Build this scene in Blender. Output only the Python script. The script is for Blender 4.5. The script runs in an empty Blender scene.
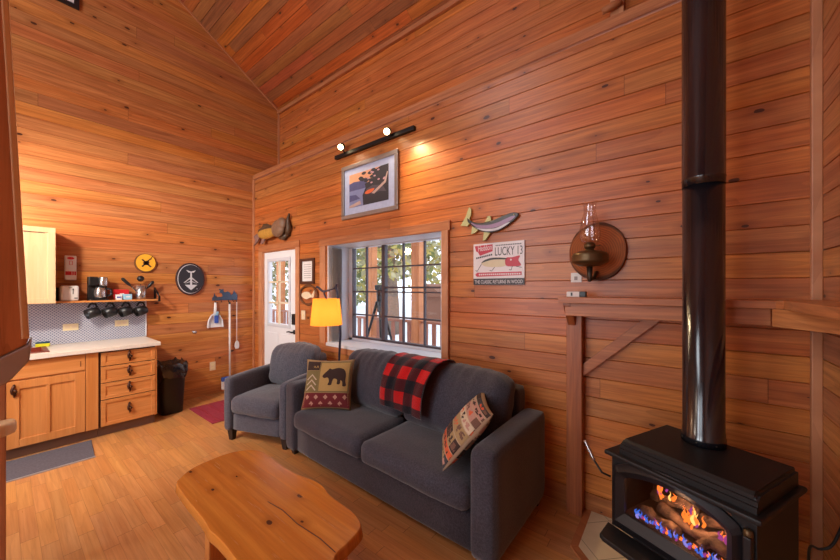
import bpy, bmesh, math, random
from mathutils import Vector, Matrix, noise
random.seed(7)
D = bpy.data
C = bpy.context.scene.collection
PI = math.pi
R = math.radians
WM = {}                                   # world matrix of every parent, by name


# ------------------------------------------------------------------ materials
def lin(c):
    return tuple(((v / 255) / 12.92 if v / 255 <= .04045 else ((v / 255 + .055) / 1.055) ** 2.4) for v in c) + (1,)


class NT:
    def __init__(s, name):
        s.m = D.materials.new(name); s.m.use_nodes = True
        s.t = s.m.node_tree; s.t.nodes.clear()
        s.out = s.t.nodes.new('ShaderNodeOutputMaterial')

    def n(s, typ, **kw):
        nd = s.t.nodes.new('ShaderNode' + typ)
        for k, v in kw.items():
            setattr(nd, k, v)
        return nd

    def set(s, sock, v):
        if isinstance(v, bpy.types.NodeSocket):
            s.t.links.new(v, sock)
        elif v is not None:
            sock.default_value = v

    def math(s, op, a, b=None, c=None):
        nd = s.n('Math', operation=op)
        for i, v in enumerate((a, b, c)):
            if v is not None:
                s.set(nd.inputs[i], v)
        return nd.outputs[0]

    def mix(s, f, a, b, blend='MIX'):
        nd = s.n('Mix', data_type='RGBA', blend_type=blend)
        s.set(nd.inputs[0], f); s.set(nd.inputs[6], a); s.set(nd.inputs[7], b)
        return nd.outputs[2]

    def comb(s, x, y, z):
        nd = s.n('CombineXYZ')
        for i, v in enumerate((x, y, z)):
            s.set(nd.inputs[i], v)
        return nd.outputs[0]

    def noise(s, vec, scale, detail=2.0, rough=.5, dist=0.0):
        nd = s.n('TexNoise')
        s.set(nd.inputs['Vector'], vec); nd.inputs['Scale'].default_value = scale
        nd.inputs['Detail'].default_value = detail; nd.inputs['Roughness'].default_value = rough
        nd.inputs['Distortion'].default_value = dist
        return nd.outputs[0]

    def ramp(s, f, stops):
        nd = s.n('ValToRGB'); e = nd.color_ramp.elements
        while len(e) < len(stops):
            e.new(.5)
        for i, (p, c) in enumerate(stops):
            e[i].position = p; e[i].color = c
        s.set(nd.inputs[0], f)
        return nd.outputs[0]

    def step(s, f, a, b):
        nd = s.n('MapRange'); nd.clamp = True
        s.set(nd.inputs[0], f); nd.inputs[1].default_value = a; nd.inputs[2].default_value = b
        return nd.outputs[0]

    def coord(s, kind='Object'):
        return s.n('TexCoord').outputs[kind]

    def xyz(s, v):
        nd = s.n('SeparateXYZ'); s.set(nd.inputs[0], v)
        return nd.outputs

    def bump(s, h, strength, dist):
        nd = s.n('Bump'); nd.inputs['Strength'].default_value = strength
        nd.inputs['Distance'].default_value = dist; s.set(nd.inputs['Height'], h)
        return nd.outputs[0]

    def bsdf(s, color, rough=.5, metal=0.0, normal=None, **kw):
        nd = s.n('BsdfPrincipled')
        s.set(nd.inputs['Base Color'], color); s.set(nd.inputs['Roughness'], rough)
        nd.inputs['Metallic'].default_value = metal
        if normal is not None:
            s.set(nd.inputs['Normal'], normal)
        for k, v in kw.items():
            s.set(nd.inputs[k.replace('_', ' ')], v)
        s.t.links.new(nd.outputs[0], s.out.inputs[0])
        return s.m


def plain(name, c, rough=.5, metal=0.0, var=.06, scale=30, bump=0, **kw):
    t = NT(name); co = t.coord()
    nz = t.noise(co, scale, 3)
    a = lin(c); k = 1 - var * 2
    col = t.mix(nz, (a[0] * k, a[1] * k, a[2] * k, 1), tuple(min(1, v * (1 + var)) for v in a[:3]) + (1,))
    nm = t.bump(nz, .4, bump) if bump else None
    return t.bsdf(col, rough, metal, nm, **kw)


def wood(name, light, mid, dark, u='X', v='Z', width=.129, length=2.4, rough=.4, knots=1.0, planks=True, gloss=.5,
         spread=1.0, grain=1.0, seam=False, kscale=(2.6, 5.2)):
    t = NT(name); o = t.xyz(t.coord())
    ax = {'X': o[0], 'Y': o[1], 'Z': o[2]}
    U, V = ax[u], ax[v]
    W3 = ax[[k for k in 'XYZ' if k not in (u, v)][0]]
    if planks:
        row = t.math('FLOOR', t.math('DIVIDE', V, width))
        wn = t.n('TexWhiteNoise', noise_dimensions='1D'); t.set(wn.inputs['W'], row)
        u2 = t.math('ADD', U, t.math('MULTIPLY', wn.outputs[0], 17.3))
        sg = t.math('DIVIDE', u2, length)
        seg = t.math('FLOOR', sg)
        w2 = t.n('TexWhiteNoise', noise_dimensions='2D'); t.set(w2.inputs['Vector'], t.comb(row, seg, 0.0))
        rnd = w2.outputs[0]; rc = t.xyz(w2.outputs[1])
        joint = t.math('LESS_THAN', t.math('MULTIPLY', t.math('FRACT', sg), length), .003)
    else:
        rnd = .37; rc = (.5, .4, .6); joint = None
    off = t.math('MULTIPLY', rnd, 37.0) if planks else 3.1
    off2 = t.math('MULTIPLY', rc[1], 23.0) if planks else 7.7
    vv = t.math('ADD', V, off2)
    # cathedral rings: the distance through a slowly wandering field
    warp = t.noise(t.comb(t.math('MULTIPLY', U, .3), t.math('MULTIPLY', vv, 5.0), off), 1.0, 2, .5, .15)
    rings = t.math('FRACT', t.math('ADD', t.math('MULTIPLY', warp, 15.0), t.math('MULTIPLY', W3, 8.0)))
    rings = t.math('POWER', rings, 2.2)
    fine = t.noise(t.comb(t.math('MULTIPLY', U, 2.5), t.math('MULTIPLY', vv, 60.0), off), 1.0, 4, .65)
    tone = t.noise(t.comb(t.math('MULTIPLY', U, .5), t.math('MULTIPLY', vv, 16.0), off), 1.0, 4, .6)
    L, Mm, Dk = lin(light), lin(mid), lin(dark)
    base = t.mix(t.step(tone, .32, .68), L, Mm)
    base = t.mix(t.math('MULTIPLY', rings, .26 * grain), base, Dk)
    base = t.mix(t.math('MULTIPLY', t.step(fine, .42, .72), .55 * grain), base, Dk)
    if planks:
        hv = t.n('HueSaturation'); t.set(hv.inputs['Color'], base)
        t.set(hv.inputs['Hue'], t.math('ADD', .5, t.math('MULTIPLY', t.math('SUBTRACT', rc[2], .5), .018 * spread)))
        t.set(hv.inputs['Saturation'], t.math('ADD', 1.0, t.math('MULTIPLY', t.math('SUBTRACT', rc[0], .5), .09 * spread)))
        t.set(hv.inputs['Value'], t.math('ADD', 1.0, t.math('MULTIPLY', t.math('SUBTRACT', rnd, .55), .42 * spread)))
        base = hv.outputs[0]
    if knots:
        vo = t.n('TexVoronoi', voronoi_dimensions='2D')
        wob = t.noise(t.comb(t.math('MULTIPLY', U, 14), t.math('MULTIPLY', V, 26), 0.0), 1.0, 2)
        t.set(vo.inputs['Vector'], t.comb(t.math('ADD', t.math('MULTIPLY', U, kscale[0]), off), t.math('MULTIPLY', V, kscale[1]), 0.0))
        vo.inputs['Scale'].default_value = 1.0
        gate = t.math('GREATER_THAN', t.xyz(vo.outputs['Color'])[0], 1 - .75 * knots)
        size = t.math('ADD', .012, t.math('MULTIPLY', t.xyz(vo.outputs['Color'])[1], .06))
        dd = t.math('ADD', vo.outputs['Distance'], t.math('MULTIPLY', t.math('SUBTRACT', wob, .5), .06))
        core = t.math('LESS_THAN', dd, size)
        halo = t.math('SUBTRACT', 1.0, t.step(dd, .03, .2))
        base = t.mix(t.math('MULTIPLY', t.math('MULTIPLY', halo, gate), .45), base, Dk)
        kc = lin((60, 22, 10))
        base = t.mix(t.math('MULTIPLY', t.math('MULTIPLY', core, gate), .92), base, kc)
    if joint is not None:
        base = t.mix(t.math('MULTIPLY', joint, .7), base, lin((70, 30, 14)))
    if seam:
        fr = t.math('FRACT', t.math('DIVIDE', V, width))
        ln = t.math('LESS_THAN', fr, .035)
        base = t.mix(t.math('MULTIPLY', ln, .35), base, lin((110, 60, 25)))
    rg = t.math('ADD', rough - .06, t.math('MULTIPLY', fine, .14))
    nm = t.bump(fine, .25, .0012)
    return t.bsdf(base, rg, 0, nm, Specular_IOR_Level=gloss)


def emis(name, c, strength):
    t = NT(name); e = t.n('Emission'); e.inputs[0].default_value = lin(c); e.inputs[1].default_value = strength
    t.t.links.new(e.outputs[0], t.out.inputs[0]); return t.m


def glass(name, tint=(255, 255, 255), refl=.08, rough=.02):
    t = NT(name)
    tr = t.n('BsdfTransparent'); tr.inputs[0].default_value = lin(tint)
    gl = t.n('BsdfGlossy'); gl.inputs['Roughness'].default_value = rough
    fr = t.n('LayerWeight'); fr.inputs[0].default_value = .5
    fac = t.math('MULTIPLY', t.math('POWER', fr.outputs['Facing'], 4.0), .5)
    mx = t.n('MixShader')
    t.set(mx.inputs[0], t.math('ADD', fac, refl))
    t.t.links.new(tr.outputs[0], mx.inputs[1]); t.t.links.new(gl.outputs[0], mx.inputs[2])
    t.t.links.new(mx.outputs[0], t.out.inputs[0]); return t.m


def fabric(name, c, c2, scale=110, bump=.003):
    t = NT(name); co = t.coord()
    a = t.noise(co, scale, 3, .7); b = t.noise(co, 5, 3)
    col = t.mix(t.step(a, .3, .7), lin(c), lin(c2))
    col = t.mix(t.math('MULTIPLY', b, .25), col, lin(c2))
    return t.bsdf(col, .92, 0, t.bump(a, .5, bump), Sheen_Weight=.25)


def check_blanket(name):
    t = NT(name); uv = t.xyz(t.coord('UV'))
    fz = t.noise(t.coord(), 160, 2)

    def stripe(x):
        return t.math('GREATER_THAN', t.math('FRACT', x), .5)
    s = t.math('ADD', stripe(uv[0]), stripe(uv[1]))
    c = t.mix(t.step(s, 0, 1), lin((14, 13, 30)), lin((92, 14, 26)))
    c = t.mix(t.math('GREATER_THAN', s, 1.5), c, lin((236, 20, 22)))
    c = t.mix(t.math('MULTIPLY', t.step(fz, .5, .75), .35), c, lin((18, 14, 26)))
    return t.bsdf(c, .95, 0, t.bump(fz, .8, .004), Sheen_Weight=.4)


def lattice(name):
    t = NT(name); o = t.xyz(t.coord())
    k = 36.0
    a = t.math('PINGPONG', t.math('MULTIPLY', t.math('ADD', o[1], o[2]), k), .5)
    b = t.math('PINGPONG', t.math('MULTIPLY', t.math('SUBTRACT', o[1], o[2]), k), .5)
    ln = t.math('MAXIMUM', t.math('LESS_THAN', a, .13), t.math('LESS_THAN', b, .13))
    c = t.mix(ln, lin((124, 128, 150)), lin((196, 198, 208)))
    return t.bsdf(c, .3)


def slab_end(name):
    t = NT(name); o = t.xyz(t.coord())
    d = t.math('SQRT', t.math('ADD', t.math('POWER', o[0], 2.0), t.math('POWER', o[2], 2.0)))
    w = t.noise(t.coord(), 9, 3)
    rg = t.math('FRACT', t.math('ADD', t.math('MULTIPLY', d, 75.0), t.math('MULTIPLY', w, 2.5)))
    c = t.mix(t.math('MULTIPLY', t.math('POWER', rg, 1.6), .75), lin((172, 92, 44)), lin((82, 38, 16)))
    c = t.mix(t.step(d, .155, .172), c, lin((78, 44, 26)))
    c = t.mix(t.math('MULTIPLY', t.step(w, .5, .7), .5), c, lin((110, 60, 32)))
    return t.bsdf(c, .85)


def tile_mat(name):
    t = NT(name); o = t.xyz(t.coord())
    u = t.math('FRACT', t.math('DIVIDE', t.math('ADD', o[0], o[1]), .38))
    v = t.math('FRACT', t.math('DIVIDE', t.math('SUBTRACT', o[0], o[1]), .38))
    g = t.math('MAXIMUM', t.math('LESS_THAN', u, .014), t.math('LESS_THAN', v, .014))
    n1 = t.noise(t.coord(), 6, 4)
    c = t.mix(n1, lin((196, 168, 130)), lin((226, 202, 164)))
    c = t.mix(g, c, lin((140, 120, 96)))
    return t.bsdf(c, .45)


def ember(name):
    t = NT(name); n1 = t.noise(t.coord(), 26, 4)
    col = t.mix(t.step(n1, .35, .7), lin((60, 44, 36)), lin((150, 118, 92)))
    return t.bsdf(col, .9, 0, t.bump(n1, .9, .01))


M = {}
CED = dict(light=(204, 126, 68), mid=(178, 99, 48), dark=(108, 47, 19))
M['wallA'] = wood('cedar_planks_x', CED['light'], CED['mid'], CED['dark'], 'X', 'Z', .129, 5.2, rough=.33, knots=.6, spread=.6, gloss=.42)
M['wallB'] = wood('cedar_planks_y', (206, 138, 82), (182, 108, 58), (116, 56, 24), 'Y', 'Z', .129, 5.2, rough=.36, knots=.5, spread=.7, gloss=.42)
M['ceil'] = wood('cedar_ceiling', (190, 112, 64), (156, 84, 44), (96, 44, 20), 'X', 'Y', .118, 2.8, rough=.42, knots=.5, spread=1.3)
M['floor'] = wood('oak_floor', (208, 148, 92), (192, 128, 72), (150, 90, 44), 'X', 'Y', .072, .46, rough=.3, knots=0, spread=.4, grain=.8, seam=True)
M['trim'] = wood('cedar_trim', (206, 146, 106), (188, 124, 84), (138, 78, 46), 'Z', 'Y', planks=False, rough=.4, knots=0)
M['trimx'] = wood('cedar_trim_x', (190, 122, 76), (170, 100, 58), (120, 60, 30), 'X', 'Z', planks=False, rough=.65, knots=0)
M['trimy'] = wood('cedar_trim_y', (200, 140, 100), (182, 118, 80), (132, 72, 42), 'Y', 'Z', planks=False, rough=.4, knots=0)
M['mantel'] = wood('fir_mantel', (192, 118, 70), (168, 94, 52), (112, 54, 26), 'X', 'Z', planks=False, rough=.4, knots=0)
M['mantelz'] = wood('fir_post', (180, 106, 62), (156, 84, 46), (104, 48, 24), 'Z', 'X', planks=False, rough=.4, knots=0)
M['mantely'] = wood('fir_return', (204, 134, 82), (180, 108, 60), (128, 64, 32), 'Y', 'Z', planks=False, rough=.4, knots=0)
M['maple'] = wood('maple_cabinet', (214, 144, 84), (198, 124, 62), (160, 90, 40), 'Z', 'Y', planks=False, rough=.35, knots=0, grain=.5)
M['mapley'] = wood('maple_drawer', (214, 144, 84), (198, 124, 62), (160, 90, 40), 'Y', 'Z', planks=False, rough=.35, knots=0, grain=.5)
M['maplepale'] = wood('pale_maple', (226, 192, 152), (216, 178, 134), (192, 148, 104), 'Z', 'Y', planks=False, rough=.4, knots=0, grain=.5)
M['slab'] = wood('pine_slab', (206, 128, 50), (182, 102, 32), (126, 60, 14), 'X', 'Y', .16, 9, rough=.24, knots=.85, planks=True, spread=.2, grain=.55, kscale=(3.0, 5.0))
M['slabedge'] = wood('pine_slab_edge', (238, 178, 98), (206, 132, 56), (140, 76, 26), 'X', 'Z', planks=False, rough=.35, knots=0)
M['legwood'] = wood('pine_leg', (206, 132, 62), (180, 104, 44), (126, 64, 24), 'Z', 'Y', planks=False, rough=.4, knots=0)
M['sofa'] = fabric('charcoal_fabric', (70, 63, 74), (30, 27, 36))
M['chair'] = fabric('grey_fabric', (92, 90, 102), (44, 42, 54))
M['legdark'] = plain('dark_leg', (34, 24, 22), .4)
M['plaid'] = check_blanket('buffalo_check')
M['blanketback'] = plain('navy_fleece', (20, 20, 38), .95)
M['black'] = plain('black_metal', (22, 20, 24), .42, .3)
M['stove'] = plain('stove_iron', (26, 23, 25), .5, .2, bump=.0004, scale=300)
M['stovedoor'] = plain('stove_door', (34, 30, 33), .42, .3, bump=.0003, scale=300)
M['pipe'] = plain('pipe_black', (18, 18, 24), .17, 0, Specular_IOR_Level=1.0)
M['blackplastic'] = plain('black_plastic', (20, 20, 24), .4)
M['bag'] = plain('bin_bag', (24, 24, 32), .16, bump=.02, scale=26, Specular_IOR_Level=.8)
M['steel'] = plain('brushed_steel', (190, 186, 186), .25, .9)
M['white'] = plain('white_paint', (226, 226, 230), .45, var=.02)
M['whiteplastic'] = plain('white_plastic', (224, 222, 224), .35, var=.02)
M['cream'] = plain('cream_plastic', (232, 216, 174), .4, var=.02)
M['ivory'] = plain('ivory_plate', (226, 206, 176), .45, var=.02)
M['red'] = plain('red_print', (204, 30, 40), .5, var=.03)
M['darkred'] = plain('dark_red', (150, 34, 50), .6)
M['blueprint'] = plain('pale_blue', (150, 196, 222), .5)
M['blue'] = plain('blue_plastic', (50, 84, 170), .4)
M['counter'] = plain('laminate_counter', (226, 214, 202), .35, var=.06, scale=60)
M['copper'] = plain('copper_sink', (150, 70, 54), .35, .5)
M['yellow'] = plain('yellow_sponge', (214, 206, 40), .9, bump=.003, scale=90)
M['green'] = plain('scour_green', (40, 76, 96), .95, bump=.002, scale=200)
M['brushbrown'] = plain('brush_brown', (92, 68, 50), .9, bump=.004, scale=150)
M['lattice'] = lattice('lattice_tile')
M['kick'] = plain('kick_board', (120, 88, 70), .6)
M['bronze'] = plain('bronze_pull', (74, 40, 26), .4, .6)
M['darkgap'] = plain('dark_recess', (70, 34, 18), .7)
M['mat'] = plain('grey_mat', (92, 86, 96), .95, var=.25, scale=70, bump=.003)
M['matedge'] = plain('grey_mat_edge', (150, 140, 140), .9)
M['redmat'] = plain('red_mat', (150, 36, 56), .95, var=.2, scale=40, bump=.003)
M['gold'] = plain('yellow_plaque', (232, 168, 44), .5)
M['rust'] = plain('brown_bark', (110, 66, 34), .7)
M['char'] = plain('burnt_figure', (60, 34, 18), .7)
M['plaqueblack'] = plain('plaque_black', (38, 40, 50), .5)
M['plaquerim'] = plain('plaque_rim', (60, 38, 40), .45)
M['plaquewhite'] = plain('plaque_white', (206, 208, 216), .6)
M['hookblue'] = plain('hook_metal', (70, 84, 108), .3, .5)
M['antler'] = plain('branch_bronze', (52, 48, 66), .35, .4)
M['frame'] = plain('frame_brown', (78, 40, 26), .45)
M['paper'] = plain('paper', (226, 222, 220), .8, var=.02)
M['ink'] = plain('faint_ink', (150, 144, 146), .8)
M['silverframe'] = plain('pewter_frame', (150, 140, 136), .32, .55)
M['blackframe'] = plain('black_frame', (26, 24, 28), .4)
M['brass'] = plain('aged_brass', (98, 76, 50), .4, .7)
M['iron'] = plain('old_iron', (66, 58, 50), .4, .7)
M['chimney'] = glass('lamp_glass', (248, 240, 240), .2)
M['pane'] = glass('window_glass', (250, 252, 255), .03)
M['stoveglass'] = glass('stove_glass', (225, 215, 210), .05)
M['bulb'] = emis('bulb_glow', (255, 226, 170), 14)
M['flameblue'] = emis('flame_blue', (60, 120, 255), 1.6)
M['flamepale'] = emis('flame_pale', (150, 150, 255), 1.6)
M['flameorange'] = emis('flame_orange', (255, 132, 50), 2.4)
M['flameyellow'] = emis('flame_yellow', (255, 196, 110), 3.0)
M['flamepurple'] = emis('flame_purple', (190, 80, 190), 1.0)
M['log'] = ember('ceramic_log')
M['firebrick'] = plain('firebox', (66, 44, 40), .9)
M['tile'] = tile_mat('hearth_tile')
M['log_slice'] = slab_end('log_slice')
tt = NT('grey_curtain')
tl = tt.n('BsdfTranslucent'); tl.inputs[0].default_value = lin((214, 214, 218))
df = tt.n('BsdfDiffuse'); df.inputs[0].default_value = lin((222, 220, 222))
mx = tt.n('MixShader'); mx.inputs[0].default_value = .55
tt.t.links.new(tl.outputs[0], mx.inputs[1]); tt.t.links.new(df.outputs[0], mx.inputs[2]); tt.t.links.new(mx.outputs[0], tt.out.inputs[0])
M['curtain'] = tt.m
M['mullion'] = plain('dark_mullion', (70, 56, 62), .5)
M['vinyl'] = plain('white_vinyl', (206, 208, 216), .4, var=.01)
M['snow'] = plain('snow', (236, 238, 244), .9, var=.05, scale=2)
M['deck'] = plain('snowy_deck', (222, 220, 224), .9, var=.06, scale=6)
M['porch'] = wood('porch_post_wood', (206, 130, 70), (186, 110, 54), (130, 70, 34), 'Z', 'X', planks=False, rough=.5, knots=0)
M['rail'] = plain('rail_brown', (150, 92, 70), .6)
M['bark'] = plain('bark', (132, 112, 98), .95, var=.3, scale=14, bump=.02)
for k, c in dict(leafyellow=(190, 172, 92), leafgreen=(116, 124, 70), leafpale=(176, 168, 128)).items():
    M[k] = plain(k, c, .8, var=.3, scale=1.5)
M['shedred'] = plain('shed_red', (136, 92, 74), .8)

tt = NT('amber_shade')
tl = tt.n('BsdfTranslucent'); tl.inputs[0].default_value = lin((236, 176, 96))
df = tt.n('BsdfDiffuse'); df.inputs[0].default_value = lin((230, 170, 90))
em = tt.n('Emission'); em.inputs[0].default_value = lin((255, 160, 44)); em.inputs[1].default_value = .62
mx = tt.n('MixShader'); mx.inputs[0].default_value = .5
tt.t.links.new(tl.outputs[0], mx.inputs[1]); tt.t.links.new(df.outputs[0], mx.inputs[2])
ad = tt.n('AddShader'); tt.t.links.new(mx.outputs[0], ad.inputs[0]); tt.t.links.new(em.outputs[0], ad.inputs[1])
tt.t.links.new(ad.outputs[0], tt.out.inputs[0])
M['shade'] = tt.m


# ------------------------------------------------------------------ mesh builder
class MB:
    def __init__(s, mat=None):
        s.bm = bmesh.new(); s.mats = []; s.mi = 0
        if mat: s.use(mat)

    def use(s, mat):
        m = M[mat] if isinstance(mat, str) else mat
        if m not in s.mats: s.mats.append(m)
        s.mi = s.mats.index(m); return s

    def add(s, tmp, mtx=None, smooth=None):
        if mtx is not None: bmesh.ops.transform(tmp, matrix=mtx, verts=tmp.verts)
        vm = {}
        for v in tmp.verts: vm[v] = s.bm.verts.new(v.co)
        for f in tmp.faces:
            try:
                nf = s.bm.faces.new([vm[v] for v in f.verts])
            except ValueError:
                continue
            nf.material_index = s.mi; nf.smooth = f.smooth if smooth is None else smooth
        tmp.free(); return s

    def box(s, x0, y0, z0, x1, y1, z1, bev=0, seg=2, mtx=None):
        t = bmesh.new(); bmesh.ops.create_cube(t, size=1)
        for v in t.verts:
            v.co = Vector(((x0 + x1) / 2 + v.co.x * (x1 - x0), (y0 + y1) / 2 + v.co.y * (y1 - y0), (z0 + z1) / 2 + v.co.z * (z1 - z0)))
        if bev: bmesh.ops.bevel(t, geom=t.edges[:], offset=bev, segments=seg, affect='EDGES', profile=.5)
        return s.add(t, mtx)

    def tube(s, pts, rad, seg=10, caps=True, smooth=True):
        pts = [Vector(p) for p in pts]; n = len(pts)
        rads = rad if isinstance(rad, (list, tuple)) else [rad] * n
        t = bmesh.new(); rings = []; ref = None
        for i, p in enumerate(pts):
            d = (pts[min(i + 1, n - 1)] - pts[max(i - 1, 0)]).normalized()
            if ref is None:
                ref = Vector((0, 0, 1)) if abs(d.z) < .9 else Vector((1, 0, 0))
            a = (ref - d * ref.dot(d)).normalized(); b = d.cross(a); ref = a
            rings.append([t.verts.new(p + (a * math.cos(q) + b * math.sin(q)) * rads[i]) for q in [2 * PI * k / seg for k in range(seg)]])
        for i in range(n - 1):
            for k in range(seg):
                f = t.faces.new((rings[i][k], rings[i][(k + 1) % seg], rings[i + 1][(k + 1) % seg], rings[i + 1][k])); f.smooth = smooth
        if caps:
            t.faces.new(rings[0][::-1]); t.faces.new(rings[-1])
        return s.add(t)

    def lathe(s, prof, center=(0, 0, 0), seg=28, mtx=None, smooth=True):
        t = bmesh.new(); rings = []
        for r, z in prof:
            rings.append([t.verts.new((r * math.cos(2 * PI * k / seg), r * math.sin(2 * PI * k / seg), z)) for k in range(seg)])
        for i in range(len(prof) - 1):
            for k in range(seg):
                f = t.faces.new((rings[i][k], rings[i][(k + 1) % seg], rings[i + 1][(k + 1) % seg], rings[i + 1][k])); f.smooth = smooth
        if prof[0][0] > 1e-4: t.faces.new(rings[0][::-1])
        if prof[-1][0] > 1e-4: t.faces.new(rings[-1])
        bmesh.ops.remove_doubles(t, verts=t.verts, dist=1e-6)
        return s.add(t, Matrix.Translation(center) @ (mtx or Matrix()))

    def prism(s, poly, a, b, mtx=None, bev=0, smooth=False):
        """polygon in local xy extruded from z=a to z=b"""
        t = bmesh.new()
        lo = [t.verts.new((x, y, a)) for x, y in poly]; hi = [t.verts.new((x, y, b)) for x, y in poly]
        n = len(poly)
        t.faces.new(lo[::-1]); t.faces.new(hi)
        for i in range(n):
            f = t.faces.new((lo[i], lo[(i + 1) % n], hi[(i + 1) % n], hi[i])); f.smooth = smooth
        bmesh.ops.recalc_face_normals(t, faces=t.faces)
        if bev:
            bmesh.ops.bevel(t, geom=[e for e in t.edges if abs(e.verts[0].co.z - e.verts[1].co.z) < 1e-6], offset=bev, segments=2, affect='EDGES', profile=.5)
        return s.add(t, mtx)

    def ball(s, c, r, sc=(1, 1, 1), sub=2, mtx=None):
        t = bmesh.new(); bmesh.ops.create_icosphere(t, subdivisions=sub, radius=r)
        for v in t.verts: v.co = Vector((v.co.x * sc[0], v.co.y * sc[1], v.co.z * sc[2]))
        for f in t.faces: f.smooth = True
        m = Matrix.Translation(c) @ (mtx or Matrix())
        return s.add(t, m)

    def cushion(s, x0, y0, z0, x1, y1, z1, r=.06, puff=(0, 0, .03), n=14, wr=.004, seed=0, mtx=None, fn=None):
        t = bmesh.new(); bmesh.ops.create_cube(t, size=2)
        bmesh.ops.subdivide_edges(t, edges=t.edges[:], cuts=n, use_grid_fill=True)
        h = Vector(((x1 - x0) / 2, (y1 - y0) / 2, (z1 - z0) / 2)); c = Vector(((x1 + x0) / 2, (y1 + y0) / 2, (z1 + z0) / 2))
        for v in t.verts:
            u = v.co.copy()
            p = Vector((u.x * h.x, u.y * h.y, u.z * h.z))
            q = Vector([max(-(h[i] - r), min(h[i] - r, p[i])) for i in range(3)])
            d = p - q
            if d.length > 1e-6:
                # keep points evenly over the rounded border
                p = q + d.normalized() * min(r, max(abs(d.x), abs(d.y), abs(d.z)))
            for i in range(3):
                j, k = [a for a in range(3) if a != i]
                w = (1 - min(1, abs(p[j] / h[j])) ** 2) * (1 - min(1, abs(p[k] / h[k])) ** 2)
                p[i] += puff[i] * w * (p[i] / h[i])
            nz = noise.noise(Vector((p.x * 5 + seed, p.y * 5, p.z * 5))) + .5 * noise.noise(Vector((p.x * 14 + seed, p.y * 14, p.z * 14)))
            if p.length: p += p.normalized() * nz * wr
            v.co = c + p
            if fn: v.co = fn(v.co)
        for f in t.faces: f.smooth = True
        return s.add(t, mtx)


def link(o): C.objects.link(o); return o


def obj(name, mb, parent=None, mat=None, world=False, smooth=None):
    """one mesh object; under a parent its verts are local to the parent unless world=True"""
    me = D.meshes.new(name)
    if mat: mb.mats = [M[mat] if isinstance(mat, str) else mat]
    bmesh.ops.recalc_face_normals(mb.bm, faces=mb.bm.faces) if smooth is not None else None
    if parent is not None and world:
        bmesh.ops.transform(mb.bm, matrix=WM[parent.name].inverted(), verts=mb.bm.verts)
    mb.bm.to_mesh(me); mb.bm.free()
    for m in mb.mats: me.materials.append(m)
    if smooth is not None:
        for p in me.polygons: p.use_smooth = smooth
    o = link(D.objects.new(name, me))
    WM[o.name] = Matrix()
    if parent is not None:
        o.parent = parent; WM[o.name] = WM[parent.name].copy()
    return o


def tag(o, label=None, cat=None, group=None, kind=None):
    for k, v in (('label', label), ('category', cat), ('group', group), ('kind', kind)):
        if v: o[k] = v
    return o


def thing(name, label, cat, loc=(0, 0, 0), rz=0, group=None, mtx=None):
    o = link(D.objects.new(name, None)); o.empty_display_size = .05
    m = mtx if mtx is not None else Matrix.Translation(loc) @ Matrix.Rotation(rz, 4, 'Z')
    o.matrix_world = m; WM[o.name] = m.copy()
    return tag(o, label, cat, group)


def single(name, mb, label, cat, loc=(0, 0, 0), group=None, kind=None, mat=None):
    """a thing that is one mesh; verts given in world space, origin moved to loc"""
    bmesh.ops.translate(mb.bm, verts=mb.bm.verts, vec=-Vector(loc))
    o = obj(name, mb, mat=mat); o.location = loc; WM[o.name] = Matrix.Translation(loc)
    return tag(o, label, cat, group, kind)


def struct(name, mb, parent=None, mat=None, label=None):
    o = obj(name, mb, parent, mat)
    if parent is None: o['kind'] = 'structure'
    if label: o['label'] = label
    return o


def dup(root, loc=None, label=None):
    r = root.copy(); C.objects.link(r)
    if loc is not None: r.location = loc
    if label: r['label'] = label
    for ch in root.children:
        c = ch.copy(); C.objects.link(c); c.parent = r
        for g in ch.children:
            q = g.copy(); C.objects.link(q); q.parent = c
    return r


def text_mesh(s, size, mat, mtx, width=None, extrude=.0006, align='LEFT'):
    cu = D.curves.new('tmp_text', 'FONT'); cu.body = s; cu.size = size; cu.extrude = extrude; cu.align_x = align; cu.resolution_u = 3
    o = D.objects.new('tmp_text', cu); C.objects.link(o)
    dg = bpy.context.evaluated_depsgraph_get()
    me = D.meshes.new_from_object(o.evaluated_get(dg))
    mb = MB(mat); t = bmesh.new(); t.from_mesh(me)
    font_w = 1.0 if width is None else width / max(v.co.x for v in t.verts)
    mb.add(t, mtx @ Matrix.Diagonal((font_w, 1, 1, 1)))
    D.objects.remove(o); D.curves.remove(cu); D.meshes.remove(me)
    return mb


def wallmtx(origin, ux, uy):
    """local x,y,z -> world with z = ux x uy"""
    ux = Vector(ux).normalized(); uy = Vector(uy).normalized(); uz = ux.cross(uy)
    m = Matrix((ux, uy, uz)).transposed().to_4x4(); m.translation = Vector(origin); return m


def MA(x, z, off=0):    # on the window wall: local x right, y up, z out into the room
    return wallmtx((x, 2.414 - off, z), (1, 0, 0), (0, 0, 1))


def MBw(y, z, off=0):   # on the kitchen wall
    return wallmtx((-5.13 + off, y, z), (0, 1, 0), (0, 0, 1))


def ell(rx, ry, n=32, cx=0, cy=0, a0=0, a1=2 * PI):
    return [(cx + rx * math.cos(a0 + (a1 - a0) * i / n), cy + ry * math.sin(a0 + (a1 - a0) * i / n)) for i in range(n if abs(a1 - a0 - 2 * PI) < 1e-6 else n + 1)]


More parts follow.
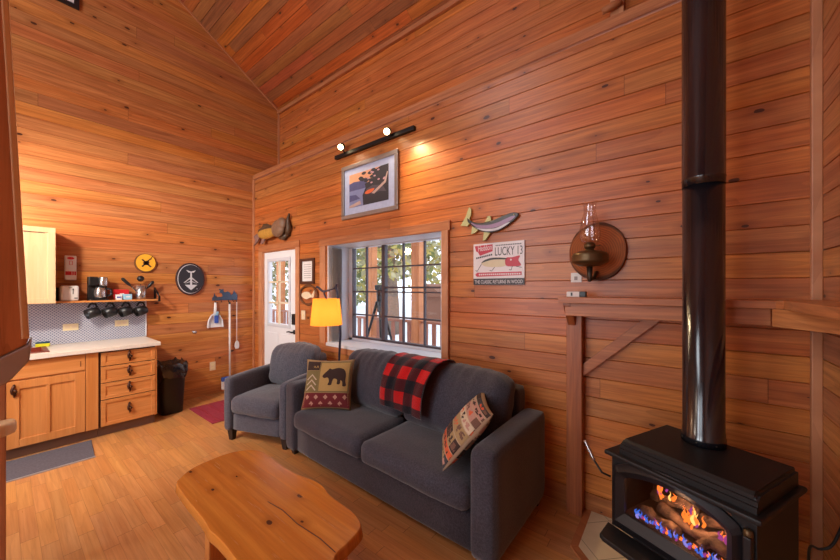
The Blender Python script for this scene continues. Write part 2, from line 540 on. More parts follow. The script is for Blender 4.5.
def spline(pts, n=6, closed=True):
    out = []; N = len(pts)
    for i in range(N if closed else N - 1):
        g = lambda k: pts[k % N] if closed else pts[max(0, min(N - 1, k))]
        p0, p1, p2, p3 = g(i - 1), g(i), g(i + 1), g(i + 2)
        for k in range(n):
            t = k / n
            out.append(tuple(.5 * (2 * p1[j] + (p2[j] - p0[j]) * t + (2 * p0[j] - 5 * p1[j] + 4 * p2[j] - p3[j]) * t * t + (3 * p1[j] - p0[j] - 3 * p2[j] + p3[j]) * t ** 3) for j in range(len(p1))))
    if not closed: out.append(tuple(pts[-1]))
    return out


# ------------------------------------------------------------------ the room
YA, XB, XC, YU, YD = 2.414, -5.13, .553, 2.818, -3.5
PW, GV, GD = .129, .0036, .008


def planks(u0, u1, v0, v1, toW, holes=(), pw=PW, gv=GV, gd=GD):
    """tongue-and-groove boards: a V groove between rows. toW(u, v, depth) -> world point"""
    mb = MB(); bm = mb.bm
    k = math.floor(v0 / pw)

    def quad(a, b, c, d):
        bm.faces.new([bm.verts.new(p) for p in (a, b, c, d)])
    while k * pw < v1:
        ra, rb = k * pw, (k + 1) * pw
        cuts = sorted({max(ra, v0), min(rb, v1)} | {h for (_, _, a, b) in holes for h in (a, b) if ra < h < rb})
        for lo, hi in zip(cuts, cuts[1:]):
            mid = (lo + hi) / 2; spans = [(u0, u1)]
            for (a, b, c, d) in holes:
                if c < mid < d:
                    ns = []
                    for (p, q) in spans:
                        if b <= p or a >= q: ns.append((p, q)); continue
                        if a > p: ns.append((p, a))
                        if b < q: ns.append((b, q))
                    spans = ns
            l2 = lo + gv if abs(lo - ra) < 1e-6 else lo
            h2 = hi - gv if abs(hi - rb) < 1e-6 else hi
            for (p, q) in spans:
                quad(toW(p, l2, 0), toW(q, l2, 0), toW(q, h2, 0), toW(p, h2, 0))
                if l2 != lo: quad(toW(p, lo, gd), toW(q, lo, gd), toW(q, l2, 0), toW(p, l2, 0))
                if h2 != hi: quad(toW(p, h2, 0), toW(q, h2, 0), toW(q, hi, gd), toW(p, hi, gd))
        k += 1
    return mb


DOOR = (-4.86, -3.955, 0, 2.03)
WIN = (-3.28, -1.62, .83, 2.01)
struct('wall_back', planks(XB, XC, 0, 3.15, lambda u, v, d: (u, YA + d, v), (DOOR, WIN)), mat='wallA')
struct('wall_back_upper', planks(XB, XC, 3.15, 4.42, lambda u, v, d: (u, YU + d, v)), mat='wallA')
struct('wall_left', planks(-3.6, YU + .05, 0, 6.7, lambda u, v, d: (XB - d, u, v), ((YA + .02, 3.0, 0, 3.15),), gv=.0024, gd=.005), mat='wallB')
struct('wall_right', planks(-3.6, 2.9, 0, 6.7, lambda u, v, d: (XC + d, u, v)), mat='wallB')
FWIN = ((-3.35, -2.3, .7, 2.3), (-1.85, -.85, .7, 2.3), (-3.35, -2.3, 2.6, 4.3), (-1.85, -.85, 2.6, 4.3))
struct('wall_front', planks(XB, XC, 0, 4.8, lambda u, v, d: (u, YD - d, v), FWIN), mat='wallA')
mb = MB('floor'); mb.box(XB - .1, YD - .1, -.05, XC + .1, YA + .4, 0)
struct('floor', mb)
# ceiling: two slopes
SL = math.atan(.6446); RIDGE_Y = -.6; RIDGE_Z = 4.385 + .6446 * (YU - RIDGE_Y)
SKY = (-3.5, -2.2, 1.0, 2.9)          # skylight in the slope behind the camera: x range, distance down the slope
for nm, sgn, run in (('ceiling', 1, YU - RIDGE_Y + .1), ('ceiling_front', -1, RIDGE_Y - YD + .1)):
    o = struct(nm, planks(XB - .05, XC + .05, 0, run / math.cos(SL), lambda u, v, d, s=sgn: (u, s * v, d), () if sgn > 0 else (SKY,), pw=.118), mat='ceil')
    o.location = (0, RIDGE_Y, RIDGE_Z); o.rotation_euler = (-sgn * SL, 0, 0)
cs = math.cos(SL)
w3 = link(D.objects.new('window_3', None)); w3['kind'] = 'structure'; WM['window_3'] = Matrix()
mb = MB('vinyl'); a, b, g, e = SKY
for q in ((a - .05, g - .05, a, e + .05), (b, g - .05, b + .05, e + .05), (a, g - .05, b, g), (a, e, b, e + .05)): mb.box(q[0], -q[3], -.02, q[2], -q[1], .08)
o = obj('skylight_frame', mb, w3); o.location = (0, RIDGE_Y, RIDGE_Z); o.rotation_euler = (SL, 0, 0)

# ledge board, corner and ceiling trims
mb = MB('trimx'); mb.box(XB, YA - .022, 3.155, XC, YU, 3.225); struct('trim_1', mb)
mb = MB('trim'); mb.box(XB, YA - .025, 0, XB + .025, YA, 3.155, .004); struct('trim_2', mb)
mb = MB('trim'); mb.box(XB, YU - .025, 3.225, XB + .025, YU, 4.38, .004); struct('trim_3', mb)
mb = MB('trimx'); mb.box(XB, YU - .04, 4.33, XC, YU, 4.385, .006); struct('trim_4', mb)
mb = MB('trim'); mb.box(XC - .036, YA - .03, 0, XC, YA, 3.155, .004); struct('trim_5', mb)
mb = MB('trimy')
mb.box(0, -.02, -.014, .02, (YU - RIDGE_Y) / math.cos(SL), 0.0)
o = struct('trim_6', mb); o.location = (XB, RIDGE_Y, RIDGE_Z); o.rotation_euler = (-SL, 0, 0)

# ---- window in the thick wall
x0, x1, z0, z1 = WIN
mb = MB('vinyl')
for b in ((x0 - .001, YA, z1 - .008, x1, 2.76, z1 + .004), ): mb.box(*b)
mb.box(x0, YA - .03, z0 - .02, x1, 2.74, z0 + .015)
mb.box(x1 - .02, YA - .005, z0, x1, 2.76, z1)
mb.box(x0, YA - .005, z0, x0 + .02, 2.76, z1)
struct('window_reveal', mb)['name_note'] = 'reveal'
D.objects['window_reveal'].name = 'trim_7'
del D.objects['trim_7']['name_note']
mb = MB('trimx')
mb.box(x0 - .15, YA - .022, z1 - .012, x1 + .085, YA, z1 + .075, .004)
mb.box(x0 - .15, YA - .024, z0 - .09, x1 + .07, YA, z0 - .002, .004)
mb.use('trim')
mb.box(x0 - .14, YA - .02, z0 - .002, x0 - .03, YA, z1 - .012, .004)
mb.box(x1 + .0, YA - .03, z0 - .002, x1 + .07, YA, z1 - .012, .004)
struct('trim_8', mb)
w1 = link(D.objects.new('window_1', None)); w1['kind'] = 'structure'; WM['window_1'] = Matrix()
mb = MB('vinyl'); Y0, Y1 = 2.72, 2.79
gx0, gx1, gz0, gz1 = x0 + .05, x1 - .03, z0 + .022, z1 + .012
mb.box(x0 + .02, Y0, z0 + .012, gx0 + .03, Y1, z1 - .0085)
mb.box(gx1, Y0, z0 + .012, x1 - .02, Y1, z1 - .0085)
mb.box(x0 + .02, Y0, z0 + .012, x1 - .02, Y1, gz0 + .02)
mb.box(x0 + .02, Y0, gz1 - .03, x1 - .02, Y1, z1 - .0085)
obj('window_frame', mb, w1)
mb = MB('mullion')
gz0 += .02; gz1 -= .03
xs = (-2.96, -2.37, -2.075)
for x in xs: mb.box(x - .008, 2.735, gz0, x + .008, 2.765, gz1)
for x, w in ((-3.2, .012), (-2.663, .026), (-1.67, .012)): mb.box(x - w, 2.725, gz0, x + w, 2.775, gz1)
for z in (1.165, 1.448, 1.737): mb.box(gx0, 2.737, z - .008, gx1, 2.763, z + .008)
mb.box(-2.65, 2.728, 1.49, gx1, 2.772, 1.51)
mb.box(gx0, 2.725, gz0, gx1, 2.775, gz0 + .022)
obj('muntins', mb, w1)
mb = MB('pane'); mb.box(gx0, 2.748, gz0, gx1, 2.752, gz1); obj('glass', mb, w1)
# curtain bunched against the left reveal
mb = MB('curtain'); t = bmesh.new(); N = 40; prev = None
for i in range(N + 1):
    y = 2.43 + .15 * i / N; x = -3.225 + .022 * math.sin(i * .95) + .006 * math.sin(i * 2.3)
    a = t.verts.new((x, y, .86)); b = t.verts.new((x + .004 * math.sin(i), y, 1.975))
    if prev: f = t.faces.new((prev[0], a, b, prev[1])); f.smooth = True
    prev = (a, b)
bmesh.ops.solidify(t, geom=t.faces[:], thickness=.003)
mb.add(t, smooth=True)
single('window_curtain', mb, 'pale grey curtain bunched at the left side of the window', 'curtain', (-3.225, 2.5, .86))

# ---- small high casing on the upper wall (its lower left corner shows above the ledge)
w2 = link(D.objects.new('window_2', None)); w2['kind'] = 'structure'; WM['window_2'] = Matrix()
mb = MB('trim'); mb.box(-.375, YU - .05, 3.44, -.29, YU, 4.2, .004); mb.box(.25, YU - .05, 3.44, .335, YU, 4.2, .004)
obj('window_casing', mb, w2)
mb = MB('trimx'); mb.box(-.29, YU - .04, 3.44, .25, YU, 3.5); obj('window_sill', mb, w2)
mb = MB('trimx'); mb.tube([(-.30, YU - .075, 3.56), (-.36, YU - .085, 3.545), (-.42, YU - .095, 3.53)], [.022, .026, .022], 12); obj('peg', mb, w2)
mb = MB('pane'); mb.box(-.29, YU - .02, 3.5, .25, YU - .016, 4.2); obj('glass', mb, w2)

# ---- door
d1 = link(D.objects.new('door_1', None)); d1['kind'] = 'structure'; WM['door_1'] = Matrix()
dx0, dx1, dz1 = -4.845, -3.97, 2.015
gl = (-4.70, -4.17, .985, 1.875)
mb = MB('white')
ydf, ydb = YA + .02, YA + .062
mb.box(dx0, ydf, .01, gl[0], ydb, dz1); mb.box(gl[1], ydf, .01, dx1, ydb, dz1)
mb.box(gl[0], ydf, .01, gl[1], ydb, gl[2]); mb.box(gl[0], ydf, gl[3], gl[1], ydb, dz1)
for (a, b) in ((-4.74, -4.45), (-4.36, -4.07)):
    mb.box(a, ydf - .008, .2, b, ydf + .001, .85, .006)
obj('door_slab', mb, d1)
mb = MB('vinyl')
fw = .045
mb.box(gl[0] - fw, ydf - .016, gl[2] - fw, gl[0], ydf, gl[3] + fw, .004); mb.box(gl[1], ydf - .016, gl[2] - fw, gl[1] + fw, ydf, gl[3] + fw, .004)
mb.box(gl[0], ydf - .016, gl[2] - fw, gl[1], ydf, gl[2], .004); mb.box(gl[0], ydf - .016, gl[3], gl[1], ydf, gl[3] + fw, .004)
obj('window_frame', mb, d1)
mb = MB('ivory')
for x in (gl[0] + (gl[1] - gl[0]) / 2,): mb.box(x - .012, ydf - .004, gl[2], x + .012, ydf + .02, gl[3])
for k in (1, 2):
    z = gl[2] + (gl[3] - gl[2]) * k / 3; mb.box(gl[0], ydf - .004, z - .012, gl[1], ydf + .02, z + .012)
obj('muntins', mb, d1)
mb = MB('pane'); mb.box(gl[0], ydf + .02, gl[2], gl[1], ydf + .024, gl[3]); obj('glass', mb, d1)
mb = MB('blackplastic'); mb.box(-4.065, ydf - .03, 1.0, -3.995, ydf, 1.145, .01); obj('keypad_lock', mb, d1)
mb = MB('black'); mb.lathe([(.03, 0), (.03, .012), (.012, .014), (.012, .05), (.0, .05)], (-4.03, ydf, .90), mtx=Matrix.Rotation(PI / 2, 4, 'X'))
mb.tube([(-4.03, ydf - .045, .90), (-4.09, ydf - .05, .905), (-4.15, ydf - .045, .895)], [.011, .01, .008]); obj('door_handle', mb, d1)
mb = MB('trim')
mb.box(dx0 - .115, YA - .018, 0, dx0 - .01, YA, dz1 + .015, .003); mb.box(dx1 + .012, YA - .018, 0, dx1 + .10, YA, dz1 + .015, .003)
mb.box(dx0 - .016, YA - .004, 0, dx0, YA + .05, dz1 + .01); mb.box(dx1, YA - .004, 0, dx1 + .016, YA + .05, dz1 + .01)
mb.use('trimx'); mb.box(dx0 - .115, YA - .018, dz1 + .0151, dx1 + .10, YA, dz1 + .105, .003); mb.box(dx0 - .016, YA - .003, dz1, dx1 + .016, YA + .05, dz1 + .016)
struct('trim_9', mb)

# ------------------------------------------------------------------ kitchen wall
# base cabinet under the sink
CF = XB + .62
c = thing('sink_cabinet', 'maple sink base cabinet with one panelled door left of the drawer unit', 'cabinet', (XB, -.3, 0))
mb = MB('maple'); mb.box(XB + .005, -.9, .10, CF - .02, .60, .858); obj('carcass', mb, c, world=True)
mb = MB('maple'); mb.box(CF - .02, .512, .102, CF - .001, .60, .855, .002); obj('face_frame', mb, c, world=True)
mb = MB('maple'); mb.box(CF - .02, -.9, .102, CF - .001, .03, .855); obj('face_frame', mb, c, world=True)
mb = MB('mapley'); mb.box(CF - .02, .034, .70, CF, .508, .85, .003); mb.use('darkgap'); mb.box(CF - .001, .475, .74, CF + .001, .48, .79); obj('false_front', mb, c, world=True)


def panel_door(y0, y1, z0, z1, xf, fw=.07, th=.02, mid=True):
    mb = MB('maple')
    mb.box(xf - th, y0, z0, xf, y0 + fw, z1, .002); mb.box(xf - th, y1 - fw, z0, xf, y1, z1, .002)
    mb.box(xf - th, y0 + fw, z0, xf - .0004, y1 - fw, z0 + fw, .002); mb.box(xf - th, y0 + fw, z1 - fw, xf - .0004, y1 - fw, z1, .002)
    if mid:
        m = (y0 + y1) / 2; mb.box(xf - th, m - .012, z0 + fw, xf - .001, m + .012, z1 - fw, .002)
    mb.box(xf - th, y0 + fw, z0 + fw, xf - .011, y1 - fw, z1 - fw)
    return mb


def pull(x, y, z):
    mb = MB('bronze')
    mb.tube([(x, y, z + .055), (x + .012, y - .004, z + .04), (x + .02, y - .014, z + .012), (x + .02, y - .01, z - .012), (x + .01, y + .004, z - .03), (x, y, z - .05)], [.008, .011, .01, .011, .01, .006], 8)
    mb.tube([(x + .016, y - .006, z + .02), (x + .022, y + .014, z + .002), (x + .016, y + .002, z - .022)], [.006, .008, .006], 8)
    return mb


dr = obj('door', panel_door(.034, .508, .105, .685, CF), c, world=True)
obj('handle', pull(CF, .075, .60), dr, world=True)
mb = MB('kick'); mb.box(XB + .01, -.9, 0, CF - .07, .60, .10); obj('toe_kick', mb, c, world=True)
# drawer unit
c = thing('drawer_cabinet', 'maple drawer unit with four drawers at the right end of the counter', 'cabinet', (XB, .83, 0))
mb = MB('maple'); mb.box(XB + .005, .603, .10, CF - .02, 1.065, .858); mb.box(CF - .02, 1.05, .10, CF - .002, 1.065, .858); mb.use('darkgap'); mb.box(CF - .02, .603, .102, CF - .012, 1.05, .855); obj('carcass', mb, c, world=True)
for za, zb in ((.712, .845), (.545, .704), (.376, .537), (.108, .368)):
    mb = MB('mapley'); mb.box(CF - .012, .618, za, CF - .004, 1.05, zb)
    f2 = .035
    mb.box(CF - .012, .618, za, CF + .004, .618 + f2, zb, .002); mb.box(CF - .012, 1.05 - f2, za, CF + .004, 1.05, zb, .002)
    mb.box(CF - .012, .618 + f2, za, CF + .0036, 1.05 - f2, za + f2, .002); mb.box(CF - .012, .618 + f2, zb - f2, CF + .0036, 1.05 - f2, zb, .002)
    dr = obj('drawer', mb, c, world=True)
    obj('handle', pull(CF + .002, .835, (za + zb) / 2 + .005), dr, world=True)
mb = MB('kick'); mb.box(XB + .01, .603, 0, CF - .07, 1.06, .10); obj('toe_kick', mb, c, world=True)
# worktop with a sink cut out
c = thing('countertop', 'pale laminate worktop running over the maple base cabinets', 'countertop', (XB, .3, .86))
mb = MB('counter')
SK = (-.35, .27, XB + .14, XB + .53)
mb.box(XB + .003, SK[1], .862, XB + .655, 1.092, .902, .004); mb.box(XB + .003, -.9, .862, XB + .655, SK[0], .902, .004)
mb.box(XB + .003, SK[0], .862, SK[2], SK[1], .902); mb.box(SK[3], SK[0], .862, XB + .655, SK[1], .902)
obj('worktop', mb, c, world=True)
s = thing('kitchen_sink', 'reddish copper sink set into the pale worktop', 'sink', (XB + .33, 0, .90))
mb = MB('copper')
mb.box(SK[2] - .015, SK[0] - .015, .9025, SK[2] + .02, SK[1] + .015, .908, .002); mb.box(SK[3] - .02, SK[0] - .015, .9025, SK[3] + .015, SK[1] + .015, .908, .002)
mb.box(SK[2] + .02, SK[0] - .015, .9025, SK[3] - .02, SK[0] + .02, .908, .002); mb.box(SK[2] + .02, SK[1] - .02, .9025, SK[3] - .02, SK[1] + .015, .908, .002)
obj('rim', mb, s, world=True)
mb = MB('copper'); a, b, g, e = SK[2] + .012, SK[3] - .012, SK[0] + .012, SK[1] - .012
mb.box(a, g, .862, a + .006, e, .903); mb.box(b - .006, g, .862, b, e, .903); mb.box(a, g, .862, b, g + .006, .903); mb.box(a, e - .006, .862, b, e, .903); mb.box(a, g, .8605, b, e, .866)
obj('basin', mb, s, world=True)
# sponge + scrub brush behind the sink
mb = MB('yellow'); mb.box(XB + .065, .215, .9025, XB + .115, .315, .936, .008); mb.use('green'); mb.box(XB + .066, .217, .936, XB + .114, .313, .950, .005)
single('kitchen_sponge', mb, 'yellow sponge with a dark scouring top at the back of the worktop', 'sponge', (XB + .09, .265, .9025))
mb = MB('brushbrown'); mb.ball((XB + .09, .14, .928), .035, (1.0, 1.6, .72), 3)
single('scrub_pad', mb, 'brown scrub pad beside the yellow sponge', 'scrub pad', (XB + .09, .14, .9025))
# backsplash
mb = MB('lattice'); mb.box(XB + .001, -.9, .9025, XB + .009, 1.094, 1.335); mb.use('white'); mb.box(XB + .001, 1.0945, .9025, XB + .012, 1.106, 1.335)
single('backsplash_panel', mb, 'grey lattice patterned backsplash behind the worktop', 'backsplash', (XB, .1, .9025))
for y0_, y1_, z_, lb in ((.408, .525, 1.075, 'cream outlet plate on the backsplash near the sink'), (.818, .938, 1.083, 'cream outlet plate on the backsplash under the hanging mugs')):
    p = thing('wall_outlet', lb, 'outlet', (XB + .0095, (y0_ + y1_) / 2, z_ - .036), 0, 'outlets on the backsplash')
    mb = MB('cream'); mb.box(XB + .0095, y0_, z_ - .036, XB + .015, y1_, z_ + .036, .003); obj('plate', mb, p, world=True)
    mb = MB('ivory')
    for yy in (y0_ + .034, y1_ - .034): mb.box(XB + .0152, yy - .018, z_ - .014, XB + .018, yy + .018, z_ + .014, .003)
    obj('socket', mb, p, world=True)
# upper cabinet
c = thing('upper_cabinet', 'pale maple upper cabinet on the wall above the sink', 'cabinet', (XB, .1, 1.34))
mb = MB('maplepale'); mb.box(XB + .003, -.45, 1.342, XB + .305, .338, 2.085); obj('carcass', mb, c, world=True)


def pale_door(y0, y1):
    mb = MB('maplepale'); xf, z0, z1, fw = XB + .327, 1.345, 2.082, .05
    mb.box(xf - .02, y0, z0, xf, y0 + fw, z1, .002); mb.box(xf - .02, y1 - fw, z0, xf, y1, z1, .002)
    mb.box(xf - .02, y0 + fw, z0, xf - .0004, y1 - fw, z0 + fw, .002); mb.box(xf - .02, y0 + fw, z1 - fw, xf - .0004, y1 - fw, z1, .002)
    mb.box(xf - .02, y0 + fw, z0 + fw, xf - .009, y1 - fw, z1 - fw)
    mb.use('darkgap'); mb.box(xf - .0095, y0 + fw, z1 - fw - .006, xf - .0085, y1 - fw - .02, z1 - fw)
    return mb


obj('door', pale_door(-.02, .336), c, world=True); obj('door', pale_door(-.445, -.03), c, world=True)
# shelf with brackets
SD = XB + .17
c = thing('wall_shelf', 'narrow wooden shelf on iron brackets holding the coffee things', 'shelf', (XB, .78, 1.345))
mb = MB('mapley'); mb.box(XB + .012, .342, 1.340, SD, 1.18, 1.358, .002); obj('shelf_board', mb, c, world=True)
for y in (.37, 1.19):
    mb = MB('black')
    mb.box(XB + .0135 if y < 1 else XB + .001, y - .011, 1.332, XB + .19, y + .011, 1.3395)
    mb.box(XB + .001, y - .011, 1.359, XB + .007, y + .011, 1.50)
    if y > 1:
        mb.box(XB + .18, y - .011, 1.3395, XB + .19, y + .011, 1.395)
        mb.tube([(XB + .006, y, 1.495), (XB + .185, y, 1.392)], .009, 6)
    obj('bracket', mb, c, world=True)
# white dispenser on the wall
c = thing('wall_dispenser', 'white upright wall box with red print above the toaster', 'dispenser', (XB, .463, 1.58))
mb = MB('whiteplastic'); mb.box(XB + .002, .419, 1.58, XB + .05, .507, 1.84, .008); obj('case', mb, c, world=True)
mb = MB('red'); mb.box(XB + .0505, .424, 1.632, XB + .0515, .470, 1.672); mb.box(XB + .0505, .474, 1.632, XB + .0515, .486, 1.672); mb.box(XB + .0505, .490, 1.632, XB + .0515, .502, 1.672); obj('red_band', mb, c, world=True)
mb = MB('red'); mb.box(XB + .0505, .452, 1.742, XB + .0512, .478, 1.745); mb.box(XB + .0505, .452, 1.78, XB + .0512, .478, 1.783); mb.box(XB + .0505, .452, 1.745, XB + .0512, .456, 1.78); mb.box(XB + .0505, .474, 1.745, XB + .0512, .478, 1.78); obj('red_outline', mb, c, world=True)
mb = MB('red'); mb.prism(ell(.027, .014, 20), 0, .0008, MBw(.463, 1.812, .0505)); obj('red_emblem', mb, c, world=True)
# toaster
c = thing('toaster', 'white toaster at the left end of the wall shelf', 'toaster', (XB + .09, .449, 1.3585))
mb = MB('whiteplastic'); mb.box(XB + .03, .382, 1.3585, XB + .15, .516, 1.520, .02, 3); obj('body', mb, c, world=True)
mb = MB('blackplastic'); mb.box(XB + .15, .44, 1.495, XB + .153, .462, 1.5); obj('mark', mb, c, world=True)
mb = MB('blackplastic'); mb.box(XB + .1502, .468, 1.43, XB + .1525, .474, 1.49); mb.box(XB + .15, .466, 1.47, XB + .163, .476, 1.485, .002); obj('lever', mb, c, world=True)
mb = MB('blackplastic'); mb.box(XB + .15, .48, 1.385, XB + .152, .505, 1.393); obj('dial', mb, c, world=True)
mb = MB('blackplastic'); mb.box(XB + .05, .40, 1.5195, XB + .075, .5, 1.5215); mb.box(XB + .1, .40, 1.5195, XB + .125, .5, 1.5215); obj('slot', mb, c, world=True)
# coffee maker
c = thing('coffee_maker', 'black and steel coffee maker with glass carafe on the wall shelf', 'coffee maker', (XB + .09, .68, 1.3585))
mb = MB('blackplastic')
mb.box(XB + .02, .588, 1.3585, XB + .168, .745, 1.378, .006); mb.box(XB + .02, .588, 1.378, XB + .07, .745, 1.60, .006); mb.box(XB + .02, .588, 1.52, XB + .13, .665, 1.618, .008)
obj('body', mb, c, world=True)
mb = MB('steel'); mb.lathe([(.036, 0), (.038, .02), (.038, .09), (.034, .1), (0, .1)], (XB + .115, .705, 1.517)); obj('filter_basket', mb, c, world=True)
mb = MB('steel'); mb.lathe([(.04, 0), (.05, .02), (.05, .085), (.04, .115), (.035, .125), (0, .125)], (XB + .118, .68, 1.379)); ca = obj('carafe', mb, c, world=True)
mb = MB('blackplastic'); mb.tube([(XB + .13, .726, 1.49), (XB + .14, .766, 1.48), (XB + .14, .768, 1.42), (XB + .13, .728, 1.4)], .009, 8); mb.lathe([(.041, 0), (.03, .012), (0, .012)], (XB + .118, .68, 1.503)); obj('carafe_handle', mb, ca, world=True)
# boxes on the shelf
for (a, b, g, e, h, mt, nm, lb, ct) in (
        (.80, .93, .03, .085, .118, 'red', 'tea_box', 'red packet at the back of the wall shelf', 'packet'),
        (.805, .858, .10, .15, .062, 'whiteplastic', 'sugar_box', 'small white carton on the shelf in front of the red packet', 'carton'),
        (.87, .945, .095, .15, .066, 'blueprint', 'tea_box', 'pale blue carton on the shelf before the red packet', 'carton')):
    c = thing(nm, lb, ct, (XB + (g + e) / 2, (a + b) / 2, 1.3585))
    mb = MB(mt); mb.box(XB + g, a, 1.3585, XB + e, b, 1.3585 + h, .003); obj('carton', mb, c, world=True)
    mb = MB('paper' if mt != 'whiteplastic' else 'blue'); m_ = (a + b) / 2
    mb.box(XB + e, m_ - .018, 1.3585 + h * .4, XB + e + .001, m_ + .02, 1.3585 + h * .62); obj('print', mb, c, world=True)
# utensil crock and utensils
ux_, uy_ = XB + .095, 1.035
mb = MB('steel'); mb.lathe([(.047, 0), (.05, .003), (.05, .165), (.047, .165), (.046, .006), (0, .006)], (ux_, uy_, 1.3585))
single('utensil_crock', mb, 'shiny steel utensil crock near the right end of the wall shelf', 'utensil holder', (ux_, uy_, 1.3585))


def utensil(name, lb, base, tip, kind):
    b = Vector(base); tpt = Vector(tip); d = (tpt - b)
    t = thing(name, lb, 'utensil', base)
    mb = MB('blackplastic'); mb.tube([b, b + d * .62], .005, 8); obj('handle', mb, t, world=True)
    mb = MB('blackplastic')
    if kind == 'ladle': mb.ball(b + d * .86, .036, (1, 1, 1), 2)
    else: mb.tube([b + d * .6, b + d * .7, b + d * .95, tpt], [.006, .016, .018, .008], 8)
    obj('head', mb, t, world=True)


utensil('ladle', 'black ladle standing upright in the steel crock', (ux_, uy_, 1.368), (ux_ + .01, uy_ - .005, 1.645), 'ladle')
utensil('spatula', 'black spatula leaning left out of the steel crock', (ux_ + .012, uy_ + .03, 1.370), (ux_ + .015, uy_ - .175, 1.61), 's')
utensil('serving_spoon', 'black spoon leaning right out of the steel crock', (ux_ - .01, uy_ - .03, 1.370), (ux_ + .02, uy_ + .115, 1.578), 's')
# mugs hanging under the shelf
MUGN = ('leftmost black mug hanging under the wall shelf', 'second black mug from the left hanging under the wall shelf', 'third black mug from the left hanging under the wall shelf', 'rightmost black mug hanging under the wall shelf')
proto = None
for i, y in enumerate((.625, .765, .90, 1.035)):
    if proto is None:
        t = thing('hanging_mug', MUGN[0], 'mug', (XB + .10, y, 1.240), 0, 'mugs hanging under the shelf')
        mb = MB('blackplastic')
        rot = Matrix.Rotation(R(108), 4, 'X') @ Matrix.Rotation(R(14), 4, 'Y')
        mb.lathe([(.0, 0), (.034, 0), (.043, .012), (.045, .09), (.041, .09), (.038, .014), (0, .008)], (0, .04, 0), mtx=rot, seg=20)
        obj('cup', mb, t)
        mb = MB('blackplastic'); mb.tube([(0, .03, .035), (0, .015, .068), (0, -.015, .068), (0, -.032, .034)], .008, 8); obj('handle', mb, t)
        mb = MB('white'); mb.prism(ell(.026, .018, 16), 0, .001, wallmtx((.0475, -.006, -.014), (0, 1, 0), (0, 0, 1))); obj('emblem', mb, t)
        mb = MB('black'); mb.tube([(0, .0, .0825), (0, .0, .0745), (0, .012, .062), (0, 0, .056)], .003, 6); obj('hook', mb, t)
        proto = t; t.scale = (1.2, 1.2, 1.2)
    else:
        dup(proto, (XB + .10, y, 1.240), MUGN[i])
# round yellow plaque with crossed figures
c = thing('round_wall_plaque', 'round yellow wood slice with a dark figure on the wall above the utensils', 'plaque', (XB + .002, 1.095, 1.80))
mb = MB('rust'); mb.prism(ell(.104, .115), .0, .022, MBw(1.093, 1.80, .002)); obj('bark_rim', mb, c, world=True)
mb = MB('gold'); mb.prism(ell(.094, .105), .022, .026, MBw(1.097, 1.803, .002)); obj('face', mb, c, world=True)
mb = MB('char')
for p in ([(-.045, -.045), (-.03, -.055), (.05, .05), (.04, .055)], [(.04, -.055), (.055, -.045), (-.03, .045), (-.045, .035)], [(-.03, .0), (-.02, -.03), (.02, -.028), (.035, .01), (.01, .03)], [(.035, .04), (.06, .085), (.066, .08), (.048, .036)]):
    mb.prism(p, .026, .0275, MBw(1.097, 1.803, .002))
obj('figure', mb, c, world=True)
# round black fish sign
c = thing('round_fish_sign', 'round black sign with a white fish skeleton on the kitchen wall', 'sign', (XB + .002, 1.57, 1.612))
mb = MB('plaquerim'); mb.prism(ell(.165, .215, 48), 0, .03, MBw(1.565, 1.614, .002), .004); obj('rim', mb, c, world=True)
mb = MB('plaquewhite'); mb.prism(ell(.146, .194, 48), .03, .0305, MBw(1.563, 1.614, .002)); obj('ring', mb, c, world=True)
mb = MB('plaqueblack'); mb.prism(ell(.142, .188, 48), .0305, .033, MBw(1.567, 1.614, .002)); obj('face', mb, c, world=True)
mb = MB('plaquewhite'); mm = MBw(1.568, 1.614, .002)
for p in ([(-.055, .118), (-.03, .085), (0, .085), (.03, .085), (.055, .118), (.02, .105), (0, .098), (-.02, .105)], [(-.008, .09), (.008, .09), (.012, -.09), (-.012, -.09)], [(-.072, -.078), (.072, -.078), (0, -.15)],
          [(-.012, .02), (-.085, -.05), (-.07, -.05), (-.012, .0)], [(.012, .02), (.085, -.05), (.07, -.05), (.012, .0)], [(-.01, -.04), (-.07, -.062), (-.05, -.05), (-.01, -.028)], [(.01, -.04), (.07, -.062), (.05, -.05), (.01, -.028)],
          [(-.01, .0), (-.06, -.03), (-.05, -.03), (-.01, .01)], [(.01, .0), (.06, -.03), (.05, -.03), (.01, .01)], [(.062, -.13), (.075, -.128), (.072, -.136), (.06, -.138)]):
    mb.prism(p, .033, .0342, mm)
obj('fish_figure', mb, c, world=True)
# moose silhouette hook rack
c = thing('hook_rack', 'dark metal moose and tree silhouette hook rack left of the corner', 'hook rack', (XB + .002, 1.99, 1.32))
mb = MB('hookblue'); mm = MBw(1.83, 1.315, .003)
mb.prism([(0, 0), (.335, 0), (.335, .09), (.32, .08), (.318, .12), (.305, .1), (.29, .15), (.272, .095), (.262, .09), (.258, .075), (.24, .085), (.235, .11), (.2, .13), (.165, .115), (.145, .135), (.15, .165), (.12, .158), (.085, .168), (.09, .15), (.105, .14), (.09, .115), (.125, .1), (.135, .06), (.1, .05), (.085, .055), (.07, .045), (.05, .07), (.042, .06), (.03, .11), (.015, .05), (0, .045)], 0, .004, mm)
obj('silhouette', mb, c, world=True)
for y in (1.862, 1.945, 2.038, 2.10, 2.145):
    mb = MB('black'); mb.tube([(XB + .008, y, 1.328), (XB + .016, y, 1.298), (XB + .03, y, 1.29), (XB + .036, y, 1.305)], .0035, 6); obj('hook', mb, c, world=True)
